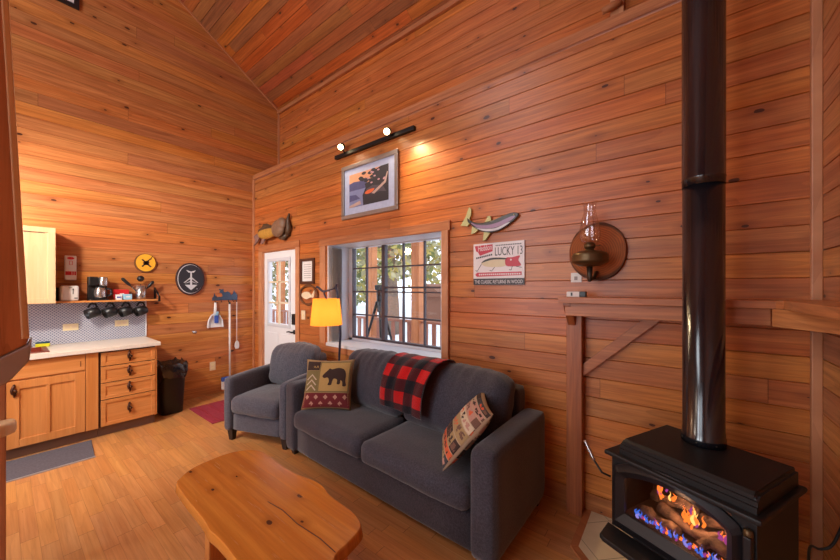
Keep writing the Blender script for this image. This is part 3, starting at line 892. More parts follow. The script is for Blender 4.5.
# dust pan with hand brush
c = thing('dustpan', 'white dustpan hanging from the hook rack', 'dustpan', (XB + .02, 1.86, .94))
mb = MB('whiteplastic'); mm = MBw(1.86, .94, .022)
mb.prism([(-.10, 0), (.10, 0), (.10, .02), (.09, .10), (.055, .17), (.02, .2), (-.02, .2), (-.055, .17), (-.09, .10), (-.10, .02)], 0, .004, mm)
mb.prism([(-.10, 0), (-.094, 0), (-.083, .10), (-.05, .165), (-.055, .17), (-.09, .10), (-.10, .02)], .004, .03, mm); mb.prism([(.10, 0), (.094, 0), (.083, .10), (.05, .165), (.055, .17), (.09, .10), (.10, .02)], .004, .03, mm)
obj('pan', mb, c, world=True)
mb = MB('whiteplastic'); mb.tube([(XB + .026, 1.86, 1.13), (XB + .03, 1.862, 1.2), (XB + .026, 1.862, 1.287)], [.02, .018, .013], 10); obj('handle', mb, c, world=True)
c = thing('hand_brush', 'small blue and white hand brush clipped in the dustpan', 'brush', (XB + .05, 1.87, 1.0))
mb = MB('blue'); mb.box(XB + .0365, 1.845, 1.0, XB + .059, 1.895, 1.11, .006); obj('bristle_block', mb, c, world=True)
mb = MB('blueprint'); mb.tube([(XB + .046, 1.872, 1.11), (XB + .056, 1.89, 1.16)], [.02, .012], 8); obj('handle', mb, c, world=True)
c = thing('broom', 'white handled broom hanging from the hook rack beside the armchair', 'broom', (XB + .03, 2.045, .2))
mb = MB('whiteplastic'); mb.tube([(XB + .055, 2.043, .22), (XB + .045, 2.043, 1.26)], .0125, 10); obj('handle', mb, c, world=True)
mb = MB('blackplastic'); mb.tube([(XB + .045, 2.043, 1.2605), (XB + .045, 2.043, 1.287)], .0135, 10); obj('handle_cap', mb, c, world=True)
mb = MB('blue'); mb.box(XB + .03, 1.93, .16, XB + .08, 2.156, .22, .01); mb.use('whiteplastic'); mb.box(XB + .034, 1.935, .05, XB + .076, 2.15, .16); obj('brush_head', mb, c, world=True)
c = thing('fly_swatter', 'white fly swatter hanging at the right end of the hook rack', 'fly swatter', (XB + .03, 2.145, .6))
mb = MB('whiteplastic'); mb.tube([(XB + .036, 2.145, .70), (XB + .036, 2.145, 1.287)], .004, 6); obj('handle', mb, c, world=True)
mb = MB('whiteplastic'); mb.prism([(-.022, 0), (.022, 0), (.032, .03), (.03, .08), (.012, .115), (-.012, .115), (-.03, .08), (-.032, .03)], 0, .004, MBw(2.147, .60, .034)); obj('paddle', mb, c, world=True)
mb = MB('steel'); mb.lathe([(.022, 0), (.022, .004), (.008, .006), (.008, .03), (.018, .034), (.018, .05), (0, .05)], (XB - .002, 1.612, .898), mtx=Matrix.Rotation(PI / 2, 4, 'Y'))
single('coat_peg', mb, 'small round coat peg on the plank wall below the fish sign', 'peg', (XB + .001, 1.612, .898))
p = thing('wall_outlet', 'ivory outlet plate low on the plank wall left of the broom', 'outlet', (XB + .001, 1.837, .36))
mb = MB('ivory'); mb.box(XB + .001, 1.80, .335, XB + .007, 1.874, .455, .003); obj('plate', mb, p, world=True)
mb = MB('cream')
for z in (.372, .418): mb.box(XB + .0072, 1.82, z - .016, XB + .01, 1.854, z + .016, .003)
obj('socket', mb, p, world=True)
# framed piece high on the kitchen wall
c = thing('wall_frame', 'black framed picture high up on the gable wall at the top left', 'picture', (XB + .002, .28, 4.52))
mb = MB('blackframe')
mb.box(XB + .002, .03, 4.52, XB + .025, .53, 4.56); mb.box(XB + .002, .03, 4.9, XB + .025, .53, 4.94); mb.box(XB + .002, .03, 4.56, XB + .025, .07, 4.9); mb.box(XB + .002, .49, 4.56, XB + .025, .53, 4.9); obj('frame', mb, c, world=True)
mb = MB('paper'); mb.box(XB + .003, .07, 4.56, XB + .01, .49, 4.9); obj('print', mb, c, world=True)
# waste bin
c = thing('trash_can', 'black plastic waste bin with a black bag at the end of the drawers', 'trash can', (-4.83, 1.265, 0))
t = bmesh.new(); rings = []
for z, k, kk in ((0, .8, 0), (.012, .83, 0), (.5, 1.0, 0), (.53, 1.03, 0), (.55, 1.03, 0), (.55, .97, 1), (.1, .86, 1)):
    rings.append([t.verts.new((.165 * k * math.copysign(abs(math.cos(q)) ** .45, math.cos(q)), .135 * k * math.copysign(abs(math.sin(q)) ** .45, math.sin(q)), z)) for q in [2 * PI * i / 40 for i in range(40)]])
for i in range(len(rings) - 1):
    for k in range(40):
        f = t.faces.new((rings[i][k], rings[i][(k + 1) % 40], rings[i + 1][(k + 1) % 40], rings[i + 1][k])); f.smooth = True
t.faces.new(rings[0][::-1]); t.faces.new(rings[-1])
mb = MB('blackplastic'); mb.add(t); obj('bin', mb, c)
t = bmesh.new(); rings = []
for i, (z, k) in enumerate(((.43, 1.06), (.51, 1.16), (.575, 1.17), (.60, 1.08), (.58, .93), (.545, .7), (.535, .35))):
    ring = []
    for j in range(56):
        q = 2 * PI * j / 56; w = 1 + .035 * math.sin(q * 9 + i) + .02 * math.sin(q * 17 + 2 * i)
        zz = z + .014 * math.sin(q * 7 + i * .7) + .008 * math.sin(q * 15) - (.03 * math.sin(q * 5) if i == 0 else 0)
        ring.append(t.verts.new((.165 * k * w * math.copysign(abs(math.cos(q)) ** .5, math.cos(q)), .135 * k * w * math.copysign(abs(math.sin(q)) ** .5, math.sin(q)), zz)))
    rings.append(ring)
for i in range(len(rings) - 1):
    for k in range(56):
        f = t.faces.new((rings[i][k], rings[i][(k + 1) % 56], rings[i + 1][(k + 1) % 56], rings[i + 1][k])); f.smooth = True
t.faces.new(rings[-1])
mb = MB('bag'); mb.add(t); obj('bin_bag', mb, c)
# mats
mb = MB('mat'); mb.prism([(-4.07, -.55), (-4.05, .515), (-4.50, .55), (-4.52, -.55)], .001, .012, bev=.003); mb.use('matedge'); mb.prism([(-4.055, -.55), (-4.035, .522), (-4.05, .515), (-4.07, -.55)], .001, .009)
single('floor_mat', mb, 'grey mat on the floor in front of the sink cabinet', 'mat', (-4.28, 0, .001))
mb = MB('redmat'); mb.box(-4.72, 1.43, .001, -4.0, 2.06, .01, .003)
mb.use('darkred')
for y in (1.5, 1.62, 1.74, 1.86, 1.98): mb.box(-4.7, y, .0101, -4.02, y + .02, .0112)
single('door_mat', mb, 'red striped mat on the floor beside the armchair', 'mat', (-4.36, 1.75, .001))

# ------------------------------------------------------------------ seating


def legs(parent, pts, h, mat='legdark', top=.032, bot=.02):
    for x, y in pts:
        mb = MB(mat); t = bmesh.new(); bmesh.ops.create_cone(t, cap_ends=True, segments=4, radius1=bot * 1.41, radius2=top * 1.41, depth=h)
        bmesh.ops.rotate(t, verts=t.verts, matrix=Matrix.Rotation(PI / 4, 3, 'Z')); bmesh.ops.translate(t, verts=t.verts, vec=(x, y, h / 2))
        mb.add(t); obj('leg', mb, parent)


def seat_unit(parent, W, Dp, aw, ah, fab, ncush, legh, base_top, seat_top, back_top, frame_top, seed, back_off=0, left_in=0):
    """front edge at y=0, centred on x; backrest at y=Dp"""
    h = W / 2
    mb = MB(fab); mb.cushion(-h + aw - .005, .03, legh, h - aw + .005, Dp - .05, base_top, .02, (0, .0, 0), 8, .001, seed); obj('base', mb, parent)
    for s in (-1, 1):
        a, b = (-h, -h + aw) if s < 0 else (h - aw, h)
        mb = MB(fab); mb.cushion(a, 0, legh, b, Dp - .02, ah, .035, (.006, .006, .012), 12, .0015, seed + s); obj('arm', mb, parent)
    mb = MB(fab); mb.cushion(-h + aw, Dp - .17, legh, h - aw, Dp, frame_top, .04, (0, .0, .006), 12, .002, seed + 4); obj('backrest', mb, parent)
    w = (W - 2 * aw) / ncush
    for i in range(ncush):
        a = -h + aw + i * w
        mb = MB(fab); mb.cushion(a + .003, -.02, base_top + .004, a + w - .003, Dp - .30, seat_top, .055, (0, .02, .022), 20, .008, seed + 7 * i); obj('seat_cushion', mb, parent)

        def lean(co, a=a, w=w):
            k = (co.z - seat_top) / (back_top - seat_top)
            u = (co.x - a - w / 2) / (w / 2)
            co.y += .10 * k + .022 * math.sin(u * 26 + 3 * math.sin(u * 4) + seed) * max(0, k - .5) * (1 if co.y < Dp else .3)
            co.z -= .018 * u * u * max(0, k) + .006 * math.sin(u * 26 + 1 + seed) * max(0, k - .6)
            return co
        mb = MB(fab); mb.cushion(a + .004 + (left_in if i == 0 else 0), Dp - .44 + back_off, seat_top + .012, a + w - .004, Dp - .215 + back_off, back_top, .085, (0, .05, .02), 26, .012, seed + 11 * i, fn=lean); obj('back_cushion', mb, parent)


sofa = thing('sofa', 'charcoal sofa with two seat cushions under the window', 'sofa', (-1.745, 1.555, 0), R(-1.2))
seat_unit(sofa, 2.05, .825, .15, .645, 'sofa', 2, .055, .27, .43, .90, .80, 3, 0, .10)
legs(sofa, [(-.97, .07), (.97, .07), (-.97, .75), (.97, .75)], .06)
chair = thing('armchair', 'grey upholstered armchair in the corner beside the door', 'armchair', (-3.135, 1.468, 0), R(20))
seat_unit(chair, .755, .80, .095, .62, 'chair', 1, .10, .27, .44, .86, .76, 31, .06, 0)
legs(chair, [(-.32, .06), (.32, .06), (-.32, .72), (.32, .72)], .105)


# pillows -----------------------------------------------------------
def pillow_fn(w, h, T):
    def f(u, v, side=1):     # u,v in -1..1
        e = (1 - abs(u) ** 2.6) * (1 - abs(v) ** 2.6)
        z = side * T * max(0, e) ** .5
        sx = 1 - .07 * (1 - abs(v) ** 2) * abs(u) ** 2; sy = 1 - .07 * (1 - abs(u) ** 2) * abs(v) ** 2
        return Vector((u * w / 2 * sx, v * h / 2 * sy, z))
    return f


def pillow_mesh(f, mat, n=22):
    mb = MB(mat); t = bmesh.new()
    for s in (1, -1):
        g = [[t.verts.new(f(-1 + 2 * i / n, -1 + 2 * j / n, s)) for i in range(n + 1)] for j in range(n + 1)]
        for j in range(n):
            for i in range(n):
                q = (g[j][i], g[j][i + 1], g[j + 1][i + 1], g[j + 1][i]); fc = t.faces.new(q if s > 0 else q[::-1]); fc.smooth = True
    bmesh.ops.remove_doubles(t, verts=t.verts, dist=1e-5)
    return mb.add(t)


def decal(mb, f, poly, eps, side=1, lim=.14):
    t = bmesh.new(); fc = t.faces.new([t.verts.new((x, y, 0)) for x, y in poly])
    bmesh.ops.triangulate(t, faces=[fc])
    for _ in range(5):
        long_ = [e for e in t.edges if e.calc_length() > lim]
        if not long_: break
        bmesh.ops.subdivide_edges(t, edges=long_, cuts=1); bmesh.ops.triangulate(t, faces=t.faces[:])
    for v in t.verts:
        p = f(v.co.x, v.co.y, side); p.z += eps * side; v.co = p
    for q in t.faces:
        q.smooth = True
        if q.normal.z * side < 0: q.normal_flip()
    mb.add(t)


def rect(a, b, c_, d_): return [(a, b), (c_, b), (c_, d_), (a, d_)]


for k, c_ in dict(p_tan=(160, 130, 90), p_olive=(126, 108, 66), p_gold=(184, 148, 88), p_bear=(58, 38, 32), p_maroon=(112, 32, 36), p_rose=(190, 140, 120), p_beige=(176, 148, 120), p_grey=(58, 56, 60), p_orange=(206, 90, 52), p_brown=(110, 76, 62), p_cream=(198, 176, 150), p_pink=(178, 130, 116)).items():
    M[k] = plain(k, c_, .92, var=.12, scale=160)

f = pillow_fn(.43, .43, .075)
ex = Vector((.80, .60, 0)).normalized(); ey = Vector((-.36 * .6, .36 * .8, .93)).normalized()
ey = (ey - ex * ey.dot(ex)).normalized()
p = thing('bear_pillow', 'square tan pillow with a dark bear at the left end of the sofa', 'pillow', mtx=wallmtx((-2.38, 1.76, .658), ex, ey))
obj('cover', pillow_mesh(f, 'p_tan'), p)
mb = MB('p_olive'); decal(mb, f, rect(-.92, -.34, -.34, .5), .001); mb.use('p_gold'); decal(mb, f, rect(-.30, -.3, .9, .88), .001)
mb.use('p_bear'); decal(mb, f, rect(-.9, .52, -.34, .9), .0012)
mb.use('p_olive')
for r_ in (rect(-.30, -.34, .92, -.29), rect(-.33, -.34, -.29, .9), rect(.87, -.3, .92, .9), rect(-.3, .86, .92, .91)): decal(mb, f, r_, .0016)
mb.use('p_maroon'); decal(mb, f, rect(-.95, -.93, .95, -.36), .001)
mb.use('p_rose')
for i in range(5):
    for j in range(2):
        cx, cy = -.75 + .38 * i + .19 * j, -.52 - .26 * j
        if cx < .9: decal(mb, f, [(cx - .09, cy), (cx, cy - .1), (cx + .09, cy), (cx, cy + .1)], .0014)
mb.use('p_cream')
for a in (-.2, 0, .2): decal(mb, f, [(-.86, a - .05), (-.62, a + .16), (-.62, a + .10), (-.82, a - .08)], .0014); decal(mb, f, [(-.62, a + .16), (-.4, a - .05), (-.44, a - .08), (-.62, a + .10)], .0014)
obj('patchwork', mb, p)
mb = MB('p_bear')
decal(mb, f, spline([(-.18, .28), (-.08, .42), (.02, .52), (.08, .6), (.18, .56), (.42, .62), (.66, .56), (.76, .36), (.76, .1), (.80, -.08), (.66, -.1), (.64, .06), (.56, .12), (.54, -.02), (.42, -.02), (.42, .14), (.28, .18), (.22, .02), (.2, -.06), (.06, -.06), (.1, .08), (.04, .22), (-.1, .2)], 3), .0022)
obj('bear_figure', mb, p)
tm = text_mesh('BEAR', .030, 'p_gold', Matrix.Translation((-.178, .128, 0)), .10, 0)
for v in tm.bm.verts:
    q = f(v.co.x / .20, v.co.y / .21, 1); v.co = Vector((v.co.x, v.co.y, q.z + .003))
obj('lettering', tm, p)

f2 = pillow_fn(.42, .43, .062)
ex = Vector((-.22, .33, 0)).normalized(); ey = Vector((.3, .03, .31)).normalized(); ey = (ey - ex * ey.dot(ex)).normalized()
cen = Vector((-1.055, 1.745, .452)) + ey * .215 + Vector((-.085, -.05, .02))
p = thing('patchwork_pillow', 'beige patchwork pillow leaning on the right arm of the sofa', 'pillow', mtx=wallmtx(cen, -ex, ey))
obj('cover', pillow_mesh(f2, 'p_beige'), p)
mb = MB('p_tan')
rr = random.Random(3)
rows = [(-.95, -.72, 'p_tan', 'p_grey'), (-.70, -.54, 'p_orange', 'p_beige'), (-.52, -.22, 'p_bear', 'p_tan'), (-.19, .12, 'p_tan', 'p_brown'), (.14, .36, 'p_cream', 'p_brown'), (.38, .6, 'p_pink', 'p_brown'), (.62, .78, 'p_beige', 'p_pink'), (.8, .94, 'p_bear', 'p_grey')]
for sd in (1, -1):
    for v0, v1, ca, cb in rows:
        u = -.992
        while u < .98:
            w = rr.uniform(.35, .8); u1 = min(.992, u + w)
            mb.use(rr.choice((ca, ca, cb))); decal(mb, f2, rect(u, v0, u1 - .004, v1), .001, sd, .09)
            mb.use(rr.choice(('p_brown', 'p_bear', 'p_pink', 'p_brown', 'p_bear', 'p_orange')))
            for _ in range(8):
                a = rr.uniform(u, max(u + .02, u1 - .16)); b = rr.uniform(v0 + .02, v1 - .09)
                decal(mb, f2, rect(a, b, min(a + rr.uniform(.06, .16), u1 - .01), b + rr.uniform(.03, .07)), .0018, sd, .09)
            u = u1
obj('patchwork', mb, p)

# plaid blanket over the back of the sofa ------------------------------
def blanket():
    prof = [(1.863, .575), (1.856, .62), (1.853, .70), (1.868, .78), (1.898, .85), (1.945, .905), (2.01, .937), (2.08, .945), (2.14, .935), (2.18, .90), (2.25, .86), (2.33, .853), (2.371, .80), (2.375, .70)]
    prof = spline(prof, 4, closed=False)
    t = bmesh.new(); uvl = t.loops.layers.uv.new('UVMap'); N = 22; g = []; L = 0; prev = None
    for k, (y, z) in enumerate(prof):
        if prev: L += math.hypot(y - prev[0], z - prev[1])
        prev = (y, z); row = []
        for i in range(N + 1):
            u = i / N
            x = -1.83 + .44 * u + .16 * max(0, L - .25) * (.4 + u * .6) - .03 * (1 - min(1, L / .3))
            wv = .010 * math.sin(u * 9 + L * 4) + .006 * math.sin(u * 17 - L * 9)
            e = .022 * (math.exp(-((u - 1) / .12) ** 2))
            row.append((t.verts.new((x, y - abs(wv) * (1 if L < .5 else .2) - e * (1 if L < .5 else -.1), z + (abs(wv) * .5 if .3 < L < .6 else 0) - (.02 * u if k < 3 else 0))), u, L))
        g.append(row)
    for k in range(len(g) - 1):
        for i in range(N):
            q = (g[k][i], g[k][i + 1], g[k + 1][i + 1], g[k + 1][i]); fc = t.faces.new([a[0] for a in q]); fc.smooth = True
            for lp, a in zip(fc.loops, q): lp[uvl].uv = (a[1] * .50 / .205 + .62, a[2] / .19 + .25)
    r = bmesh.ops.solidify(t, geom=t.faces[:], thickness=.012)
    me = D.meshes.new('plaid_blanket'); bmesh.ops.translate(t, verts=t.verts, vec=(1.65, -2.0, -.9)); t.to_mesh(me); t.free()
    me.materials.append(M['plaid'])
    for q in me.polygons: q.use_smooth = True
    o = link(D.objects.new('plaid_blanket', me)); o.location = (-1.65, 2.0, .9)
    tag(o, 'red and black buffalo check blanket draped over the sofa back', 'blanket')


blanket()

# floor lamp -----------------------------------------------------------
lx, ly = -2.915, 2.30
c = thing('floor_lamp', 'branch style floor lamp with an amber shade behind the sofa', 'floor lamp', (lx, ly, 0))
mb = MB('antler'); mb.lathe([(.085, 0), (.085, .012), (.05, .03), (.02, .05), (0, .05)], (lx, ly, .001)); obj('base', mb, c, world=True)
mb = MB('antler')
pp = [(lx, ly, .04), (lx + .012, ly, .35), (lx - .006, ly, .7), (lx + .018, ly - .005, .95), (lx + .002, ly, 1.12), (lx - .01, ly - .01, 1.3), (lx - .02, ly - .01, 1.42), (lx - .05, ly - .01, 1.50)]
mb.tube(spline(pp, 5, False), .013, 10); obj('pole', mb, c, world=True)
mb = MB('antler')
br = [(lx - .035, ly - .01, 1.535), (lx - .06, ly - .015, 1.495), (lx - .10, ly - .03, 1.475), (lx - .15, ly - .05, 1.465), (lx - .19, ly - .07, 1.455), (lx - .215, ly - .085, 1.47), (lx - .25, ly - .10, 1.50), (lx - .27, ly - .11, 1.505)]
mb.tube(spline(br, 4, False), [.011] * 12 + [.013] * 17, 8)
mb.tube([(lx - .19, ly - .07, 1.455), (lx - .155, ly - .085, 1.42), (lx - .12, ly - .085, 1.375)], .009, 8)
obj('branch_arm', mb, c, world=True)
sx, sy = lx - .12, ly - .085
mb = MB('shade'); t = bmesh.new(); n = 40
lo = [t.verts.new((sx + .172 * math.cos(2 * PI * k / n), sy + .172 * math.sin(2 * PI * k / n), 1.09)) for k in range(n)]
hi = [t.verts.new((sx + .142 * math.cos(2 * PI * k / n), sy + .142 * math.sin(2 * PI * k / n), 1.378)) for k in range(n)]
for k in range(n):
    fc = t.faces.new((lo[k], lo[(k + 1) % n], hi[(k + 1) % n], hi[k])); fc.smooth = True
bmesh.ops.solidify(t, geom=t.faces[:], thickness=.002)
mb.add(t); obj('lamp_shade', mb, c, world=True)
mb = MB('bulb'); mb.ball((sx, sy, 1.23), .03); obj('light_bulb', mb, c, world=True)

# coffee table -----------------------------------------------------------
c = thing('coffee_table', 'live edge pine slab coffee table in front of the sofa', 'coffee table', (-1.65, .8, 0))
out = [(-2.164, 0.596), (-2.22, 0.631), (-2.285, 0.718), (-2.306, 0.878), (-2.28, 0.971), (-2.226, 1.031), (-2.153, 1.062), (-2.041, 1.064), (-1.867, 1.051), (-1.712, 1.06), (-1.591, 1.082), (-1.504, 1.08), (-1.414, 1.056), (-1.3, 1.049), (-1.214, 1.043), (-1.15, 1.026), (-1.107, 0.99), (-1.087, 0.898), (-1.071, 0.823), (-0.955, 0.7), (-0.97, 0.6), (-1.06, 0.56), (-1.2, 0.575), (-1.384, 0.575), (-1.481, 0.579), (-1.569, 0.577), (-1.634, 0.572), (-1.71, 0.579), (-1.82, 0.583), (-1.971, 0.585)]
mb = MB('slab'); sp = spline(out, 3)
t = bmesh.new(); n = len(sp)
cx_, cy_ = -1.65, .8
rings = []
for (k, z) in ((.985, .365), (1.012, .375), (1.0, .412), (.993, .418), (.985, .42)):
    rings.append([t.verts.new((cx_ + (x - cx_) * k, cy_ + (y - cy_) * k + (0 if k == 1 else 0), z)) for x, y in sp])
for i in range(4):
    for k in range(n):
        fc = t.faces.new((rings[i][k], rings[i][(k + 1) % n], rings[i + 1][(k + 1) % n], rings[i + 1][k])); fc.smooth = True
t.faces.new(rings[0][::-1]); t.faces.new(rings[-1])
bmesh.ops.recalc_face_normals(t, faces=t.faces[:])
mb.add(t); obj('tabletop', mb, c, world=True)
mb = MB('darkgap'); cr = [(-1.62, .83), (-1.5, .842), (-1.36, .835), (-1.2, .846), (-1.09, .84)]
for a, b in zip(cr, cr[1:]): mb.prism([(a[0], a[1] - .002), (b[0], b[1] - .002), (b[0], b[1] + .002), (a[0], a[1] + .002)], .4195, .4206)
obj('crack', mb, c, world=True)
for x in (-1.86, -1.22):
    mb = MB('legwood'); mb.box(x - .03, .64, 0, x + .03, .99, .366, .006); obj('leg', mb, c, world=True)
mb = MB('legwood'); mb.box(-1.83, .78, .14, -1.25, .84, .22, .005); obj('stretcher', mb, c, world=True)

# ------------------------------------------------------------------ stove corner
hp = [(-.476, YA - .002), (-.476, 2.02), (.10, 1.435), (XC - .002, 1.435), (XC - .002, YA - .002)]
hi_ = [(-.435, YA - .002), (-.435, 2.04), (.12, 1.485), (XC - .002, 1.485), (XC - .002, YA - .002)]
c = thing('hearth_pad', 'tan tiled hearth with a wooden border under the stove', 'hearth', (.05, 2.0, 0))
mb = MB('tile'); mb.prism(hi_, .001, .016); obj('tiles', mb, c, world=True)
mb = MB('mantel')
for q in ([hp[0], hp[1], hi_[1], hi_[0]], [hp[1], hp[2], hi_[2], hi_[1]], [hp[2], hp[3], hi_[3], hi_[2]]): mb.prism(q, .001, .016, bev=.002)
obj('border', mb, c, world=True)

SA = R(-25.5)
stv = thing('gas_stove', 'black freestanding fireplace stove with burning logs behind glass', 'stove', (-.264, 1.756, .016), SA)
# local: x along the front (left to right), y to the back, z up (heights are above the hearth)
Z0 = .016
FY = .03
mb = MB('stove'); mb.box(-.0, 0, .715 - Z0, .54, .417, .735 - Z0, .006)
prof = [(.0, .0), (.54, 0)]
obj('top_plate', mb, stv)
mb = MB('stove'); t = bmesh.new()
pr = [(.03, .0), (.03, .022), (.036, .024), (.036, .040), (.042, .042), (.042, .056), (.055, .066), (.40, .066), (.41, .055), (.41, .0)]
a_ = [t.verts.new((.055, y, .735 - Z0 + z)) for y, z in pr]; b_ = [t.verts.new((.52, y, .735 - Z0 + z)) for y, z in pr]
t.faces.new(a_); t.faces.new(b_[::-1])
for i in range(len(pr)): t.faces.new((a_[i], b_[i], b_[(i + 1) % len(pr)], a_[(i + 1) % len(pr)]))
bmesh.ops.recalc_face_normals(t, faces=t.faces[:])
bmesh.ops.bevel(t, geom=[e for e in t.edges if abs((e.verts[0].co - e.verts[1].co).normalized().x) < .1 and max(v.co.z for v in e.verts) > .77], offset=.012, segments=3, affect='EDGES')
mb.add(t); obj('cooktop', mb, stv)
# hollow firebox with a front opening
bx0, bx1, bz0, bz1, by1 = .02, .52, .385 - Z0, .714 - Z0, .40
ox0, ox1, oz0, oz1 = .075, .455, .47 - Z0, .70 - Z0
mb = MB('stove')
mb.box(bx0, FY, bz0, ox0, FY + .02, bz1); mb.box(ox1, FY, bz0, bx1, FY + .02, bz1); mb.box(ox0, FY, bz0, ox1, FY + .02, oz0); mb.box(ox0, FY, oz1, ox1, FY + .02, bz1)
mb.box(bx0, FY + .02, bz0, bx0 + .015, by1, bz1); mb.box(bx1 - .015, FY + .02, bz0, bx1, by1, bz1); mb.box(bx0 + .015, by1 - .015, bz0, bx1 - .015, by1, bz1); mb.box(bx0 + .015, FY + .02, bz0, bx1 - .015, by1 - .015, bz0 + .015)
obj('firebox', mb, stv)
mb = MB('firebrick'); mb.box(ox0 - .02, .30, oz0 - .03, ox1 + .02, .32, oz1); mb.box(ox0 - .02, FY + .03, oz0 - .03, ox1 + .02, .30, oz0 - .015); obj('fire_liner', mb, stv)
# arched door
ofr = [(.028, .40 - Z0), (.028, .655 - Z0), (.04, .68 - Z0)] + [(.05 + .42 * k / 14, .682 - Z0 + .058 * math.sin(PI * k / 14) ** .8) for k in range(15)] + [(.478, .675 - Z0), (.488, .655 - Z0), (.488, .40 - Z0)]
ifr = [(.085, .478 - Z0), (.085, .63 - Z0), (.09, .642 - Z0)] + [(.097 + .34 * k / 14, .644 - Z0 + .04 * math.sin(PI * k / 14) ** .8) for k in range(15)] + [(.441, .64 - Z0), (.446, .63 - Z0), (.446, .478 - Z0)]
ROTX = Matrix(((1, 0, 0, 0), (0, 0, -1, 0), (0, 1, 0, 0), (0, 0, 0, 1)))    # (x, y, z) -> (x, -z, y)


def ring_front(mb, A, B, y_out, y_mid, y_in):
    t = bmesh.new(); n = len(A)
    mid = [((A[i][0] + B[i][0]) / 2, (A[i][1] + B[i][1]) / 2) for i in range(n)]
    L = [[t.verts.new((x, FY - .001, z)) for x, z in A], [t.verts.new((x, y_out, z)) for x, z in A], [t.verts.new((x, y_mid, z)) for x, z in mid], [t.verts.new((x, y_in, z)) for x, z in B], [t.verts.new((x, FY - .001, z)) for x, z in B]]
    for k in range(4):
        for i in range(n):
            j = (i + 1) % n; t.faces.new((L[k][i], L[k][j], L[k + 1][j], L[k + 1][i]))
    bmesh.ops.recalc_face_normals(t, faces=t.faces[:]); mb.add(t)


mb = MB('stovedoor'); ring_front(mb, ofr, ifr, FY - .012, FY - .034, FY - .014); dr = obj('door', mb, stv)
mb = MB('stoveglass'); mb.prism(ifr, .0, .003, Matrix.Translation((0, FY - .006, 0)) @ ROTX); obj('glass', mb, dr)
mb = MB('stovedoor'); mb.box(.492, FY - .03, .56 - Z0, .515, FY - .002, .66 - Z0, .004); obj('latch', mb, dr)
mb = MB('brass'); mb.lathe([(.012, 0), (.014, .006), (.012, .02), (0, .024)], (.503, FY - .016, .6605 - Z0)); obj('latch_knob', mb, dr)
# ash lip and pedestal
mb = MB('stove'); mb.prism([(.0, .03), (.03, -.075), (.05, -.085), (.49, -.085), (.51, -.075), (.54, .03)], .362 - Z0, .384 - Z0, bev=.004); obj('ash_lip', mb, stv)
mb = MB('stove'); mb.box(.09, .07, 0, .45, .36, .361 - Z0, .004); obj('pedestal', mb, stv)
# logs and flames
for i, (p0, p1, r_) in enumerate((((.10, .13, .0), (.25, .12, .0), .022), ((.16, .16, .035), (.43, .13, .018), .026), ((.11, .2, .05), (.28, .22, .085), .024), ((.30, .2, .06), (.43, .19, .11), .024), ((.33, .1, .01), (.4, .21, .07), .02))):
    a = Vector((p0[0], p0[1], oz0 + p0[2])); b = Vector((p1[0], p1[1], oz0 + p1[2]))
    mb = MB('log'); mb.tube([a.lerp(b, k / 5) + Vector((0, .006 * math.sin(k * 2.1 + i), .005 * math.sin(k * 1.7 + i))) for k in range(6)], [r_ * (.92 + .14 * math.sin(k * 2 + i)) for k in range(6)], 10); obj('log', mb, stv)


def flame(x, y, z, h, w, mat, seed):
    mb = MB(mat); pts = [(x + .35 * w * math.sin(k * 1.3 + seed), y + .2 * w * math.cos(k + seed), z + h * k / 6) for k in range(7)]
    mb.tube(pts, [w * .4, w * .55, w * .5, w * .36, w * .24, w * .12, w * .02], 7); obj('flame', mb, stv)


rf = random.Random(5)
for k in range(46):
    x = .095 + .345 * k / 45
    flame(x, .075 + .022 * rf.random(), oz0 - .014, rf.uniform(.014, .036), rf.uniform(.006, .012), ('flameblue', 'flameblue', 'flamepale', 'flameblue', 'flamepurple', 'flameorange')[k % 6], k)
for k in range(34):
    cx, cz, cy = ((.165, .075, .19), (.285, .045, .14), (.30, .05, .15), (.41, .035, .14))[k % 4]
    flame(cx + rf.gauss(0, .018), cy + rf.gauss(0, .012), oz0 + cz + rf.uniform(-.01, .02), rf.uniform(.025, .065), rf.uniform(.007, .015), ('flameorange', 'flameyellow', 'flameorange', 'flamepurple', 'flameorange')[k % 5], k * 1.7)
# spring handle at the left
mb = MB('black'); mb.tube([(.02, .02, .61 - Z0), (-.01, .0, .62 - Z0), (-.05, -.005, .665 - Z0)], .005, 8); h_ = obj('damper_rod', mb, stv)
mb = MB('steel'); mb.tube([(-.047 - .0125 * k / 2, -.005, .662 - Z0 + .0095 * k) for k in range(9)], [.006 if k % 2 else .0085 for k in range(9)], 8); obj('spring_handle', mb, h_)

# stove pipe
px_, py_ = .102, 1.952
pipe = thing('stovepipe', 'tall black stovepipe rising from the stove through the ceiling', 'stovepipe', (px_, py_, .80))
mb = MB('pipe'); mb.lathe([(.079, .802), (.079, .835), (.076, .84), (.076, .86), (.0745, .862), (.0745, 1.955)], (px_, py_, 0), 40); obj('lower_pipe', mb, pipe, world=True)
mb = MB('pipe'); mb.lathe([(.0765, 1.9555), (.0765, 1.985), (.0782, 1.987), (.0782, 1.991), (.0765, 1.993), (.0765, 4.72)], (px_, py_, 0), 40); obj('upper_pipe', mb, pipe, world=True)
mb = MB('iron')
for a in (200, 250, 300): mb.ball((px_ + .0785 * math.cos(R(a)), py_ + .0785 * math.sin(R(a)), .818), .0035, sub=1)
obj('screw', mb, pipe, world=True)

